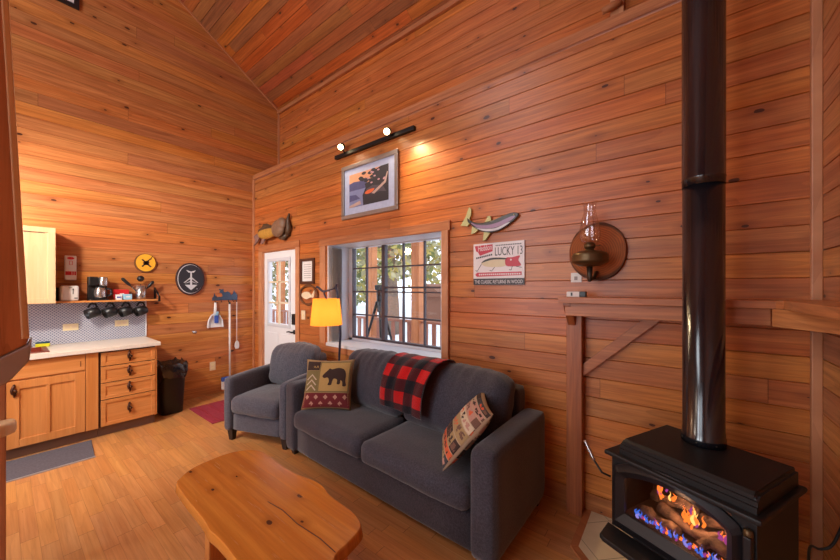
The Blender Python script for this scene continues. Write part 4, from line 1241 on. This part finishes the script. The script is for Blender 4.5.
# mantel
c = thing('mantel_shelf', 'wooden mantel shelf with post and diagonal brace behind the stove', 'mantel', (-.05, 2.3, 0))
mb = MB('mantel'); mb.prism([(-.582, YA - .001), (-.582, 2.165), (.362, 2.165), (.385, 2.14), (.385, YA - .031), (XC - .037, YA - .031), (XC - .037, YA - .001)], 1.402, 1.44, bev=.003); obj('shelf_board', mb, c, world=True)
mb = MB('mantely'); mb.prism([(.386, 2.138), (.386, .9), (XC - .001, .9), (XC - .001, YA - .0312), (.386, YA - .0312)], 1.402, 1.441, bev=.003); obj('return_board', mb, c, world=True)
mb = MB('mantel'); mb.box(-.55, 2.205, 1.322, .355, 2.24, 1.4015, .003); obj('apron', mb, c, world=True)
mb = MB('mantely'); mb.prism([(.356, 2.2), (.352, 2.17), (.50, 1.93), (.53, 1.95)], 1.322, 1.4015, bev=.002); mb.box(.50, .95, 1.322, .53, 1.925, 1.4015); obj('return_apron', mb, c, world=True)
mb = MB('mantelz'); mb.box(-.572, YA - .085, .0, -.478, YA - .002, 1.4015, .003); obj('post', mb, c, world=True)
t = Matrix(((0, 0, 1, 0), (1, 0, 0, 0), (0, 1, 0, 0), (0, 0, 0, 1)))   # (x,y,z)->(z,x,y)
mb = MB('mantelz'); mb.prism([(2.2, 1.4015), (2.2, 1.385), (YA - .0852, 1.25), (YA - .0852, 1.4015)], -.56, -.515, t); obj('corbel', mb, c, world=True)
mb = MB('mantel'); mb.prism([(-.4775, .915), (-.4775, .995), (-.135, 1.3215), (-.05, 1.3215)], 0, .05, wallmtx((0, YA - .003, 0), (1, 0, 0), (0, 0, 1))); obj('brace', mb, c, world=True)
# things on and above the mantel
c = thing('small_box', 'small black and white box on the left end of the mantel', 'box', (-.505, 2.25, 1.4405))
mb = MB('paper'); mb.box(-.545, 2.225, 1.4405, -.47, 2.27, 1.474, .002); obj('front_print', mb, c, world=True)
mb = MB('blackplastic'); mb.box(-.4698, 2.2245, 1.4405, -.435, 2.2705, 1.4745, .002); mb.box(-.52, 2.2235, 1.447, -.51, 2.2248, 1.468); obj('sleeve', mb, c, world=True)
c = thing('wall_switch_plate', 'small white card plate on the wall above the mantel box', 'switch plate', (-.525, YA - .001, 1.54))
mb = MB('paper'); mb.box(-.562, YA - .006, 1.535, -.495, YA - .001, 1.60, .002); obj('plate', mb, c, world=True)
mb = MB('ink'); mb.box(-.54, YA - .0075, 1.55, -.52, YA - .006, 1.575); obj('mark', mb, c, world=True)
# oil lamp on a log slice
c = thing('oil_lamp_sconce', 'brass oil lamp with glass chimney mounted on a round log slice', 'oil lamp', (-.40, YA - .001, 1.735))
dsc = spline([(.165, 0), (.15, .085), (.10, .15), (.02, .188), (-.07, .165), (-.13, .115), (-.163, .03), (-.16, -.06), (-.12, -.13), (-.06, -.175), (.02, -.19), (.10, -.155), (.148, -.09)], 4)
mb = MB('log_slice'); mb.prism(dsc, .0, .035, Matrix(((1, 0, 0, 0), (0, 0, -1, YA - .001 - YA + .0), (0, 1, 0, 0), (0, 0, 0, 1))), bev=.004)
obj('log_slice', mb, c)
LX, LY = -.415, YA - .17
mb = MB('iron'); mb.tube([(-.40, YA - .037, 1.60), (-.405, YA - .08, 1.56), (-.425, YA - .14, 1.55), (LX, LY, 1.585), (LX, LY, 1.63)], [.012, .011, .01, .012, .016], 10)
mb.tube([(LX, LY, 1.63), (LX, LY, 1.545), (LX, LY, 1.535)], [.018, .013, .006], 10); obj('bracket', mb, c, world=True)
mb = MB('brass'); mb.lathe([(.0, 0), (.06, .002), (.098, .022), (.104, .036), (.100, .042), (.104, .048), (.100, .056), (.104, .062), (.094, .080), (.06, .093), (.024, .098), (.024, .108), (0, .108)], (LX, LY, 1.632), 32); obj('font', mb, c, world=True)
mb = MB('brass'); mb.lathe([(.02, 0), (.03, .004), (.034, .016), (.03, .03), (.02, .04), (0, .042)], (LX, LY, 1.7405), 24); mb.tube([(LX + .03, LY, 1.757), (LX + .06, LY, 1.757)], .003, 6); obj('burner', mb, c, world=True)
mb = MB('chimney'); t = bmesh.new(); n = 28; rings = []
for r_, z in ((.034, 1.765), (.05, 1.785), (.060, 1.815), (.060, 1.845), (.050, 1.90), (.038, 1.95), (.033, 1.98), (.036, 2.01), (.044, 2.03)):
    rings.append([t.verts.new((LX + (r_ + (.003 * math.sin(8 * 2 * PI * k / n) if z > 2.03 else 0)) * math.cos(2 * PI * k / n), LY + r_ * math.sin(2 * PI * k / n), z)) for k in range(n)])
for i in range(len(rings) - 1):
    for k in range(n):
        fc = t.faces.new((rings[i][k], rings[i][(k + 1) % n], rings[i + 1][(k + 1) % n], rings[i + 1][k])); fc.smooth = True
mb.add(t); obj('glass_chimney', mb, c, world=True)

# ------------------------------------------------------------------ window wall decorations
# wooden trout
c = thing('painted_trout', 'painted wooden trout mounted above the fishing lure sign', 'fish ornament', (-1.18, YA - .001, 2.0))
fsh = lambda pts: [(-1.425 + u * .505, 1.875 + v * .29) for u, v in pts]
pm = wallmtx((0, YA - .002, 0), (1, 0, 0), (0, 0, 1))
M['f_dark'] = plain('trout_back', (54, 48, 50), .35); M['f_pink'] = plain('trout_side', (150, 116, 150), .35); M['f_belly'] = plain('trout_belly', (196, 192, 200), .35); M['f_fin'] = plain('trout_fin', (190, 186, 128), .45)
body = spline([(.13, .70), (.2, .60), (.3, .52), (.45, .50), (.6, .545), (.75, .62), (.88, .665), (.96, .655), (1.0, .60), (.97, .52), (.88, .40), (.78, .30), (.66, .22), (.52, .21), (.38, .27), (.27, .38), (.19, .5), (.14, .58)], 4)
mb = MB('f_dark'); mb.prism(fsh(body), .012, .03, pm, .006); obj('body', mb, c, world=True)
mb = MB('f_pink'); mb.prism(fsh(spline([(.2, .535), (.32, .46), (.5, .42), (.68, .46), (.85, .555), (.94, .575), (.93, .52), (.82, .42), (.64, .33), (.48, .33), (.33, .38)], 4)), .03, .032, pm)
mb.use('f_belly'); mb.prism(fsh(spline([(.27, .405), (.36, .35), (.5, .315), (.64, .31), (.8, .4), (.87, .42), (.78, .33), (.66, .255), (.52, .245), (.4, .29)], 4)), .032, .033, pm); obj('side_stripe', mb, c, world=True)
for nm, pts in (('tail', [(.0, .50), (.10, .74), (.16, 1.0), (.205, .93), (.2, .78), (.17, .66), (.2, .58), (.13, .46)]), ('dorsal_fin', [(.44, .5), (.5, .67), (.545, .66), (.56, .535), (.5, .515)]), ('anal_fin', [(.22, .44), (.2, .22), (.26, .24), (.33, .31), (.3, .36)]), ('pelvic_fin', [(.43, .25), (.41, .0), (.46, .02), (.54, .2)])):
    mb = MB('f_fin'); mb.prism(fsh(pts), .010, .028, pm, .002); obj(nm, mb, c, world=True)
mb = MB('f_fin'); mb.ball((fsh([(.93, .6)])[0][0], YA - .035, fsh([(.93, .6)])[0][1]), .006, sub=1); obj('eye', mb, c, world=True)
# lure sign
sx0, sx1, sz0, sz1 = -1.31, -.882, 1.52, 1.855
c = thing('lure_sign', 'tin sign with a red headed fishing lure reading LUCKY 13', 'sign', ((sx0 + sx1) / 2, YA - .001, sz0))
M['s_white'] = plain('sign_white', (220, 210, 212), .45, var=.02); M['s_black'] = plain('sign_black', (34, 30, 36), .45); M['s_red'] = plain('sign_red', (186, 28, 56), .45); M['s_cream'] = plain('lure_cream', (206, 190, 158), .45)
mb = MB('s_white'); mb.box(sx0, YA - .014, sz0, sx1, YA - .002, sz1, .002); obj('board', mb, c, world=True)
mb = MB('s_black'); mb.box(sx0 + .001, YA - .0146, sz0 + .001, sx1 - .001, YA - .0141, sz0 + .052); obj('bottom_band', mb, c, world=True)
pm2 = wallmtx((sx0, YA - .0142, sz0), (1, 0, 0), (0, 0, 1)); W_, H_ = sx1 - sx0, sz1 - sz0
sg = lambda pts: [(u * W_, v * H_) for u, v in pts]
mb = MB('s_red'); mb.prism(sg([(.03, .95), (.40, .965), (.40, .80), (.14, .71), (.10, .80), (.06, .82)]), 0, .0012, pm2); obj('red_flag', mb, c, world=True)
mb = MB('s_red'); mb.prism(sg([(.04, .25), (.08, .30), (.95, .30), (.95, .22), (.08, .20)]), 0, .0012, pm2); mb.use('s_white')
for k in range(20): mb.prism(sg(rect(.12 + .041 * k, .235, .12 + .041 * k + .028, .27)), .0012, .0018, pm2)
obj('red_banner', mb, c, world=True)
mb = MB('s_cream'); mb.prism(sg(spline([(.17, .53), (.24, .60), (.4, .645), (.66, .62), (.66, .45), (.45, .42), (.28, .44), (.2, .48)], 4)), 0, .0012, pm2)
mb.use('s_black'); mb.prism(sg(spline([(.17, .53), (.24, .60), (.4, .645), (.66, .62), (.66, .59), (.42, .60), (.27, .565)], 4)), .0012, .0016, pm2)
for pts in ([(.17, .5), (.08, .33), (.05, .36)], [(.44, .42), (.38, .33), (.34, .35)], [(.78, .43), (.76, .34), (.72, .35)], [(.85, .42), (.95, .39)]):
    for a, b in zip(pts, pts[1:]):
        mb.tube([pm2 @ Vector((a[0] * W_, a[1] * H_, .001)), pm2 @ Vector((b[0] * W_, b[1] * H_, .001))], .002, 6)
mb.use('s_red'); mb.prism(sg(spline([(.66, .62), (.78, .63), (.92, .66), (.89, .56), (.94, .44), (.8, .42), (.66, .45)], 3)), .0012, .0016, pm2); mb.use('s_white'); mb.prism(sg(ell(.016, .02, 12, .755, .575)), .0016, .002, pm2)
obj('lure_print', mb, c, world=True)
TM = lambda u, v, a=0: pm2 @ Matrix.Translation((u * W_, v * H_, .0013)) @ Matrix.Rotation(a, 4, 'Z')
obj('lettering', text_mesh('Heddon', .066, 's_white', TM(.10, .815, R(4)), .122), c, world=True)
obj('lettering', text_mesh('LUCKY 13', .094, 's_black', TM(.44, .69), .225), c, world=True)
obj('lettering', text_mesh('THE CLASSIC RETURNS IN WOOD', .040, 's_white', pm2 @ Matrix.Translation((.012, .012, .0007)), .402), c, world=True)
mb = MB('s_black')
for k in range(15): mb.prism(sg(rect(.46 + .033 * k, .915, .46 + .033 * k + .022, .94)), 0, .001, pm2)
for k in range(9): mb.prism(sg(rect(.06 + .038 * k, .635 + .008 * k, .06 + .038 * k + .028, .675 + .008 * k)), 0, .001, pm2)
obj('small_print', mb, c, world=True)
# framed lake picture
c = thing('framed_lake_print', 'pewter framed print of a lake at dusk above the window', 'picture', (-2.565, YA - .001, 2.265))
fx0, fx1, fz0, fz1 = -2.995, -2.135, 2.265, 2.86
mb = MB('silverframe'); b_ = .045
mb.box(fx0, YA - .03, fz0, fx1, YA - .002, fz0 + b_, .006); mb.box(fx0, YA - .03, fz1 - b_, fx1, YA - .002, fz1, .006); mb.box(fx0, YA - .03, fz0 + b_, fx0 + b_, YA - .002, fz1 - b_, .006); mb.box(fx1 - b_, YA - .03, fz0 + b_, fx1, YA - .002, fz1 - b_, .006)
obj('frame', mb, c, world=True)
for k, cc in dict(a_mat=(178, 186, 214), a_sky=(226, 160, 120), a_sky2=(200, 150, 160), a_hill=(84, 84, 126), a_water=(126, 132, 172), a_tree=(46, 40, 48), a_rock=(80, 70, 80), a_orange=(220, 100, 50), a_shore=(190, 160, 150)).items(): M[k] = plain(k, cc, .6, var=.1, scale=25)
mb = MB('a_mat'); mb.box(fx0 + b_, YA - .012, fz0 + b_, fx1 - b_, YA - .004, fz1 - b_); obj('mat_board', mb, c, world=True)
q0x, q0z, qw, qh = fx0 + .125, fz0 + .12, .60, .365
pm3 = wallmtx((q0x, YA - .0122, q0z), (1, 0, 0), (0, 0, 1)); sg = lambda pts: [(u * qw, v * qh) for u, v in pts]
mb = MB('a_sky'); mb.prism(sg(rect(0, .5, 1, 1)), 0, .001, pm3); mb.use('a_water'); mb.prism(sg(rect(0, 0, 1, .5)), 0, .001, pm3)
mb.use('a_hill'); mb.prism(sg([(0, .5), (0, .72), (.12, .76), (.28, .74), (.45, .8), (.5, .5)]), .001, .0014, pm3); mb.prism(sg([(0, .18), (0, .38), (.18, .36), (.3, .22)]), .001, .0014, pm3)
mb.use('a_tree'); mb.prism(sg([(.38, .0), (.36, .3), (.44, .5), (.42, .62), (.62, .68), (.6, .8), (.7, .95), (.82, 1), (1, 1), (1, 0)]), .0014, .0018, pm3)
rp = random.Random(9)
for k in range(16):
    a, b = rp.uniform(.3, .95), rp.uniform(.66, .98); mb.prism(sg(spline([(a - .06, b), (a, b + .05), (a + .07, b + .01), (a + .01, b - .05)], 2)), .0018 + k * 1e-5, .002 + k * 1e-5, pm3)
mb.use('a_rock'); mb.prism(sg([(.45, .45), (.62, .52), (.86, .45), (.95, .25), (.8, .3), (.6, .26)]), .0024, .0027, pm3)
mb.use('a_sky2')
for k in range(9):
    a, b = rp.uniform(.5, .95), rp.uniform(.6, .95); mb.prism(sg(ell(.03, .025, 8, a, b)), .0024, .0026 + k * 1e-5, pm3)
mb.use('a_orange'); mb.prism(sg(spline([(.42, .34), (.5, .41), (.66, .42), (.62, .34), (.5, .3)], 3)), .0027, .003, pm3)
mb.use('a_shore'); mb.prism(sg([(0, .06), (.3, .16), (.32, .05), (.1, .0), (0, .0)]), .0018, .0023, pm3); mb.prism(sg([(.6, .3), (.9, .55), (.97, .8), (.99, .78), (.94, .5), (.66, .26)]), .0027, .0029, pm3)
obj('print', mb, c, world=True)
# certificate
c = thing('framed_certificate', 'small brown framed paper notice between the door and window', 'frame', (-3.69, YA - .001, 1.55))
mb = MB('frame'); mb.box(-3.845, YA - .022, 1.545, -3.535, YA - .002, 1.58, .003); mb.box(-3.845, YA - .022, 1.835, -3.535, YA - .002, 1.87, .003); mb.box(-3.845, YA - .022, 1.58, -3.805, YA - .002, 1.835, .003); mb.box(-3.575, YA - .022, 1.58, -3.535, YA - .002, 1.835, .003); obj('frame', mb, c, world=True)
mb = MB('paper'); mb.box(-3.805, YA - .008, 1.58, -3.575, YA - .004, 1.835); mb.use('ink')
for k in range(7): mb.box(-3.77, YA - .0086, 1.62 + .028 * k, -3.61, YA - .0081, 1.627 + .028 * k)
obj('paper', mb, c, world=True)
# oval fish ornament
c = thing('oval_fish_ornament', 'oval twig wreath with a small fish under the framed notice', 'wall ornament', (-3.68, YA - .001, 1.40))
mb = MB('rust')
for k, (rx, rz, ph) in enumerate(((.19, .125, 0), (.18, .115, 1.5), (.195, .118, 3))):
    mb.tube([(-3.66 + (rx + .008 * math.sin(5 * q + ph)) * math.cos(q), YA - .016 - .005 * math.sin(4 * q + ph), 1.405 + (rz + .006 * math.cos(4 * q + ph)) * math.sin(q)) for q in [2 * PI * i / 40 for i in range(41)]], .010, 6, caps=False)
obj('wreath', mb, c, world=True)
mb = MB('ivory'); mb.prism([(-3.66 + x, 1.405 + z) for x, z in spline([(-.15, .0), (-.08, .04), (.02, .03), (.07, .0), (.13, .06), (.12, -.03), (.06, -.03), (-.04, -.055), (-.12, -.03)], 3)], .001, .022, wallmtx((0, YA, 0), (1, 0, 0), (0, 0, 1)), .003); obj('fish', mb, c, world=True)
c = thing('light_switch', 'ivory light switch plate on the wall beside the door', 'light switch', (-3.79, YA - .001, 1.09))
mb = MB('ivory'); mb.box(-3.83, YA - .008, 1.085, -3.745, YA - .001, 1.205, .003); obj('plate', mb, c, world=True)
mb = MB('cream'); mb.box(-3.80, YA - .014, 1.13, -3.775, YA - .0081, 1.16, .003); obj('toggle', mb, c, world=True)
# carved fish over the door
c = thing('carved_bass', 'carved yellow bellied fish on driftwood mounted above the door', 'fish ornament', (-4.5, YA - .001, 2.2))
for k, cc in dict(b_yel=(190, 140, 60), b_dark=(84, 62, 44), b_br=(132, 100, 78), b_fin=(140, 104, 96)).items(): M[k] = plain(k, cc, .5, var=.25, scale=22)
mb = MB('b_yel'); mb.ball((-4.58, YA - .075, 2.275), 1, (.26, .055, .085), 3); obj('body', mb, c, world=True)
mb = MB('b_dark'); mb.ball((-4.60, YA - .07, 2.325), 1, (.25, .05, .055), 3); mb.prism([(-4.78, 2.35), (-4.70, 2.42), (-4.60, 2.415), (-4.45, 2.36), (-4.4, 2.33), (-4.7, 2.33)], .06, .075, wallmtx((0, YA, 0), (1, 0, 0), (0, 0, 1)), .003); obj('back', mb, c, world=True)
mb = MB('b_fin'); mb.prism([(-4.80, 2.27), (-4.92, 2.30), (-5.0, 2.27), (-4.96, 2.2), (-4.99, 2.13), (-4.88, 2.18)], .05, .07, wallmtx((0, YA, 0), (1, 0, 0), (0, 0, 1)), .003); mb.prism([(-4.74, 2.22), (-4.78, 2.13), (-4.70, 2.14), (-4.64, 2.2)], .06, .075, wallmtx((0, YA, 0), (1, 0, 0), (0, 0, 1))); obj('tail', mb, c, world=True)
mb = MB('b_br'); mb.ball((-4.29, YA - .07, 2.31), 1, (.155, .06, .12), 3); mb.ball((-4.20, YA - .07, 2.36), 1, (.10, .055, .09), 3); obj('head', mb, c, world=True)
mb = MB('b_dark'); mb.tube([(-4.12, YA - .03, 2.2), (-4.07, YA - .04, 2.3), (-4.09, YA - .04, 2.42), (-4.06, YA - .04, 2.49)], [.035, .04, .022, .012], 8); mb.tube([(-4.32, YA - .03, 2.19), (-4.2, YA - .045, 2.17), (-4.12, YA - .03, 2.22)], [.02, .03, .03], 8); obj('driftwood', mb, c, world=True)

# track light -----------------------------------------------------------
c = thing('track_light', 'black track light bar with two lit spot heads above the lake print', 'track light', (-2.45, YA - .001, 2.98))
mb = MB('black'); mb.box(-3.104, YA - .04, 2.980, -1.927, YA - .002, 3.020, .003); obj('bar', mb, c, world=True)
HEADS = ((-2.920, 3.064), (-2.218, 3.030))
for hx, hz in HEADS:
    mb = MB('black'); mb.tube([(hx, YA - .04, 3.000), (hx, YA - .07, hz)], .008, 8); aim = Vector((.35, -.75, -.55)).normalized()
    b0 = Vector((hx, YA - .085, hz)); mb.tube([b0 - aim * .045, b0 - aim * .03, b0 + aim * .02], [.02, .033, .036], 16); hd = obj('spot_head', mb, c, world=True)
    mb = MB('bulb'); mb.ball(b0 + aim * .02, .031); obj('light_bulb', mb, hd, world=True)

# ------------------------------------------------------------------ foreground at the left edge
c = thing('hanging_stair_rail', 'wide wooden board with a grey shod lower end at the left edge', 'ladder rail', (-1.4, 0, 1.25))
yz = Matrix(((0, 0, 1, -1.4), (1, 0, 0, 0), (0, 1, 0, 0), (0, 0, 0, 1)))
mb = MB('trim'); mb.prism([(-.02, 3.1), (.006, 2.45), (.013, 2.265), (.0485, 1.36), (.045, 1.345), (-.035, 1.295), (-.22, 1.295), (-.22, 3.1)], -.035, .0, yz, bev=.005); obj('board', mb, c, world=True)
mb = MB('maplepale'); mb.prism([(-.0315, 3.1), (-.0055, 2.45), (.0015, 2.265), (.036, 1.36), (.050, 1.36), (.0145, 2.265), (.0075, 2.45), (-.0185, 3.1)], -.02, .004, yz, bev=.003); obj('lit_edge', mb, c, world=True)  # pale colour stands for kitchen light caught by the rounded edge
M['shoe'] = plain('grey_shoe', (176, 174, 186), .5, .1)
mb = MB('shoe'); mb.prism([(.055, 1.362), (.046, 1.3425), (-.036, 1.2925), (-.222, 1.2925), (-.222, 1.2), (-.03, 1.215), (.02, 1.255), (.05, 1.30)], -.037, .002, yz, bev=.004); obj('end_shoe', mb, c, world=True)
c = thing('timber_post', 'slim wooden post at the left edge beside the sink mat', 'post', (-2.6, -.06, 0))
mb = MB('trim'); mb.box(-2.64, -.12, 0, -2.56, .018, 4.6, .004); obj('post', mb, c, world=True)
mb = MB('maplepale'); mb.prism(ell(.07, .07, 24), -.0, .06, Matrix.Translation((-2.53, -.02, .80)), bev=.012); obj('round_step', mb, c, world=True)
# cable by the stove
mb = MB('blackplastic'); mb.tube(spline([(.55, 2.02, .62), (.53, 2.03, .60), (.50, 2.05, .47), (.47, 2.06, .43), (.45, 2.10, .40), (.47, 2.2, .2), (.49, 2.25, .03), (.5, 2.1, .022)], 5, False), .005, 8)
single('power_cable', mb, 'black cable looping down the wall behind the stove', 'cable', (.5, 2.1, .022))

# ------------------------------------------------------------------ outside
mb = MB('snow'); mb.box(-40, 5.2, -.5, 25, 60, -.35); struct('ground', mb)
mb = MB('deck'); mb.box(-14, 2.85, -.12, 4, 5.0, -.02); struct('porch_deck', mb)
PORCH = ((-3.66, 'orange porch post outside the right half of the window'), (-4.86, 'orange porch post outside the left half of the window'), (-8.35, 'orange porch post seen through the door glass'), (-9.3, 'orange porch post at the far left beyond the door glass'))
for x, lb in PORCH:
    mb = MB('porch'); mb.box(x - .085, 4.55, -.02, x + .085, 4.72, 3.6, .008)
    single('porch_post', mb, lb, 'porch post', (x, 4.635, -.02), 'porch posts')
BAYS = ((-9.2, -8.45), (-8.25, -4.96), (-4.76, -3.76), (-3.56, -.6))
BL = ('brown porch railing seen through the left of the door glass', 'brown porch railing between the door and the left porch post', 'brown porch railing between the two posts outside the window', 'brown porch railing at the right of the window')
for (a, b), lb in zip(BAYS, BL):
    r = thing('porch_railing', lb, 'railing', ((a + b) / 2, 4.63, -.02), 0, 'porch railing bays')
    mb = MB('rail'); mb.box(a, 4.59, .86, b, 4.68, .9); mb.box(a, 4.61, .06, b, 4.66, .11); obj('rail', mb, r, world=True)
    k = int((b - a) / .17)
    for i in range(k):
        x = a + (i + .5) * (b - a) / k
        mb = MB('rail'); mb.box(x - .035, 4.615, .11, x + .035, 4.655, .86); obj('baluster', mb, r, world=True)
c = thing('camera_tripod', 'black tripod standing on the porch outside the window', 'tripod', (-3.62, 3.6, -.02))
tx, ty = -3.615, 3.62
mb = MB('blackplastic'); mb.tube([(tx, ty, 1.12), (tx, ty, 1.46)], [.035, .05], 10); mb.box(tx - .06, ty - .05, 1.46, tx + .07, ty + .05, 1.54, .01); mb.tube([(tx, ty, 1.46), (tx + .2, ty - .12, 1.36)], .012, 8); obj('head', mb, c, world=True)
for a in (200, 320, 80):
    dx, dy = math.cos(R(a)), math.sin(R(a))
    mb = MB('blackplastic'); mb.tube([(tx + dx * .04, ty + dy * .04, 1.28), (tx + dx * .22, ty + dy * .22, .7), (tx + dx * .42, ty + dy * .42, -.01)], [.024, .018, .013], 8); obj('leg', mb, c, world=True)


def tree(x, y, h, cr, lb, mats, seed, n=900, trunk=.16, low=.2):
    r = random.Random(seed)
    t = thing('tree', lb, 'tree', (x, y, -.36), 0, 'trees beyond the porch')
    mb = MB('bark'); pts = [(x + .1 * math.sin(k + seed), y, -.36 + h * k / 6) for k in range(7)]; mb.tube(pts, [trunk * (1 - .13 * k) for k in range(7)], 10)
    for k in range(9):
        q = r.uniform(0, 2 * PI); z = h * r.uniform(.25, .8); l = cr * r.uniform(.5, .9)
        mb.tube([(x, y, z), (x + l * .5 * math.cos(q), y + l * .5 * math.sin(q), z + l * .3), (x + l * math.cos(q), y + l * math.sin(q), z + l * .45)], [trunk * .35, trunk * .22, .015], 6)
    obj('trunk', mb, t, world=True)
    mb = MB(); [mb.use(m) for m in mats]
    for k in range(n):
        q = r.uniform(0, 2 * PI); zz = r.uniform(low, 1.0); rad = cr * math.sqrt(r.random()) * (1.15 - .75 * abs(zz - .45))
        p = Vector((x + rad * math.cos(q), y + rad * math.sin(q), -.36 + h * zz)); s = r.uniform(.09, .24) * (1.5 if y > 15 else 1)
        mb.mi = r.randrange(len(mats))
        a = Vector((r.gauss(0, 1), r.gauss(0, 1), r.gauss(0, 1))).normalized(); b = a.orthogonal().normalized(); q4 = [p + a * s, p + b * s * .5, p - a * s, p - b * s * .5]
        mb.bm.faces.new([mb.bm.verts.new(v) for v in q4]).material_index = mb.mi
    obj('foliage', mb, t, world=True)


tree(-9.0, 9.6, 7.5, 1.7, 'thick trunked tree seen through the middle of the window', ('leafyellow', 'leafpale', 'leafgreen'), 1, 2200, .34, .3)
tree(-5.4, 13.2, 8, 2.2, 'yellow leaved tree at the right side of the window view', ('leafyellow', 'leafpale', 'leafyellow'), 2, 2600, .2, .12)
tree(-14.6, 12.0, 8.5, 2.3, 'pale green tree at the left side of the window view', ('leafgreen', 'leafpale', 'leafyellow'), 3, 2600, .2, .12)
tree(-19.6, 9.5, 8, 2.3, 'green tree seen through the door glass', ('leafgreen', 'leafpale', 'leafgreen'), 4, 2200, .2, .1)
tree(-13, 22, 11, 4.5, 'large pale tree far behind the thick trunked tree', ('leafpale', 'leafyellow', 'leafpale'), 5, 2600, .25, .05)
tree(-24, 20, 11, 5, 'large pale tree far off to the left beyond the door', ('leafpale', 'leafgreen', 'leafpale'), 6, 2200, .25, .05)
c = thing('garden_shed', 'low red brown shed far behind the tripod', 'shed', (-10.6, 15.2, -.36))
mb = MB('shedred'); mb.box(-11.6, 14.4, -.36, -9.6, 16, 1.0); obj('wall', mb, c, world=True)
mb = MB('shedred'); mb.prism([(-11.8, 1.0), (-9.4, 1.0), (-10.6, 1.7)], -16.2, -14.2, Matrix(((1, 0, 0, 0), (0, 0, -1, 0), (0, 1, 0, 0), (0, 0, 0, 1)))); obj('roof', mb, c, world=True)

# ------------------------------------------------------------------ light


def light(name, kind, loc, power, color, **kw):
    l = D.lights.new(name, kind); l.energy = power; l.color = color
    rot = kw.pop('rot', None)
    for k, v in kw.items(): setattr(l, k, v)
    o = link(D.objects.new(name, l)); o.location = loc
    if rot: o.rotation_euler = rot
    return o


WARM = (1.0, .74, .48); DAY = (.90, .95, 1.0)
# daylight through the windows behind the camera and the skylight
for i, (a, b, g, e) in enumerate(FWIN):
    light('window_daylight', 'AREA', ((a + b) / 2, YD - .05, (g + e) / 2), (40, 24, 30, 10)[i], DAY, shape='RECTANGLE', size=b - a, size_y=e - g, rot=(PI / 2, 0, 0))
mid_v = (SKY[2] + SKY[3]) / 2
light('skylight_daylight', 'AREA', ((SKY[0] + SKY[1]) / 2, RIDGE_Y - mid_v * cs, RIDGE_Z - mid_v * math.sin(SL) + .06), 30, DAY, shape='RECTANGLE', size=1.3, size_y=1.9, rot=(SL, 0, 0))
# lamps of the room, plus two added fill lights
light('fill_light_mid', 'POINT', (-2.2, -.7, 2.6), 12, (1.0, .84, .66), shadow_soft_size=.25)  # added warm fill with no fixture, brightens the interior
light('kitchen_lamp', 'POINT', (-4.72, -.12, 2.32), 13, (1.0, .76, .46), shadow_soft_size=.08)
light('kitchen_ceiling_lamp', 'SPOT', (-3.3, -.7, 2.7), 235, (1.0, .88, .72), spot_size=R(112), spot_blend=.7, shadow_soft_size=.10, rot=(R(55), 0, R(50)))
light('fill_light_left', 'POINT', (-3.2, -1.2, 2.1), 26, (1.0, .88, .72), shadow_soft_size=.2)  # added fill without a fixture, lifts the floor at the left
for hx, hz in HEADS:
    light('track_spot', 'SPOT', (hx + .02, YA - .16, hz - .02), 10, (1.0, .80, .55), spot_size=R(150), spot_blend=.9, shadow_soft_size=.03, rot=(R(-25), 0, R(35)))
light('track_glow', 'SPOT', (-2.12, YA - .28, 3.0), 48, (1.0, .76, .38), spot_size=R(76), spot_blend=1.0, shadow_soft_size=.03, rot=tuple(Vector((.34, .19, -.5)).to_track_quat('-Z', 'Y').to_euler()))
light('lamp_bulb', 'POINT', (sx, sy, 1.25), 4, (1.0, .74, .42), shadow_soft_size=.035)
fl = Matrix.Translation((-.264, 1.756, .016)) @ Matrix.Rotation(SA, 4, 'Z') @ Vector((.27, .08, .60))
light('fire_glow', 'POINT', fl, 2.4, (1.0, .6, .36), shadow_soft_size=.03)

w = D.worlds.new('sky'); bpy.context.scene.world = w; w.use_nodes = True
nt = w.node_tree; nt.nodes.clear()
sk = nt.nodes.new('ShaderNodeTexSky'); sk.sky_type = 'HOSEK_WILKIE'; sk.turbidity = 4; sk.sun_direction = (-.4, -.5, .6)
mixn = nt.nodes.new('ShaderNodeMix'); mixn.data_type = 'RGBA'; mixn.inputs[0].default_value = .75; mixn.inputs[7].default_value = (.86, .92, 1, 1)
bg = nt.nodes.new('ShaderNodeBackground'); bg.inputs[1].default_value = 3.0
wo = nt.nodes.new('ShaderNodeOutputWorld')
nt.links.new(sk.outputs[0], mixn.inputs[6]); nt.links.new(mixn.outputs[2], bg.inputs[0]); nt.links.new(bg.outputs[0], wo.inputs[0])

# ------------------------------------------------------------------ camera
cam = D.cameras.new('camera'); co = link(D.objects.new('camera', cam))
cam.sensor_width = 36; cam.lens = 36 * 327 / 840; cam.shift_y = 7.5 / 840; cam.clip_start = .05
co.location = (0, 0, 1.5); co.rotation_euler = (PI / 2, 0, math.atan2(.6143, .789))
sc = bpy.context.scene; sc.camera = co
sc.view_settings.view_transform = 'Standard'; sc.view_settings.look = 'None'; sc.view_settings.gamma = 1; sc.view_settings.use_curve_mapping = False
sc.view_settings.exposure = .2
sc.cycles.use_denoising = True
sc.cycles.max_bounces = 8
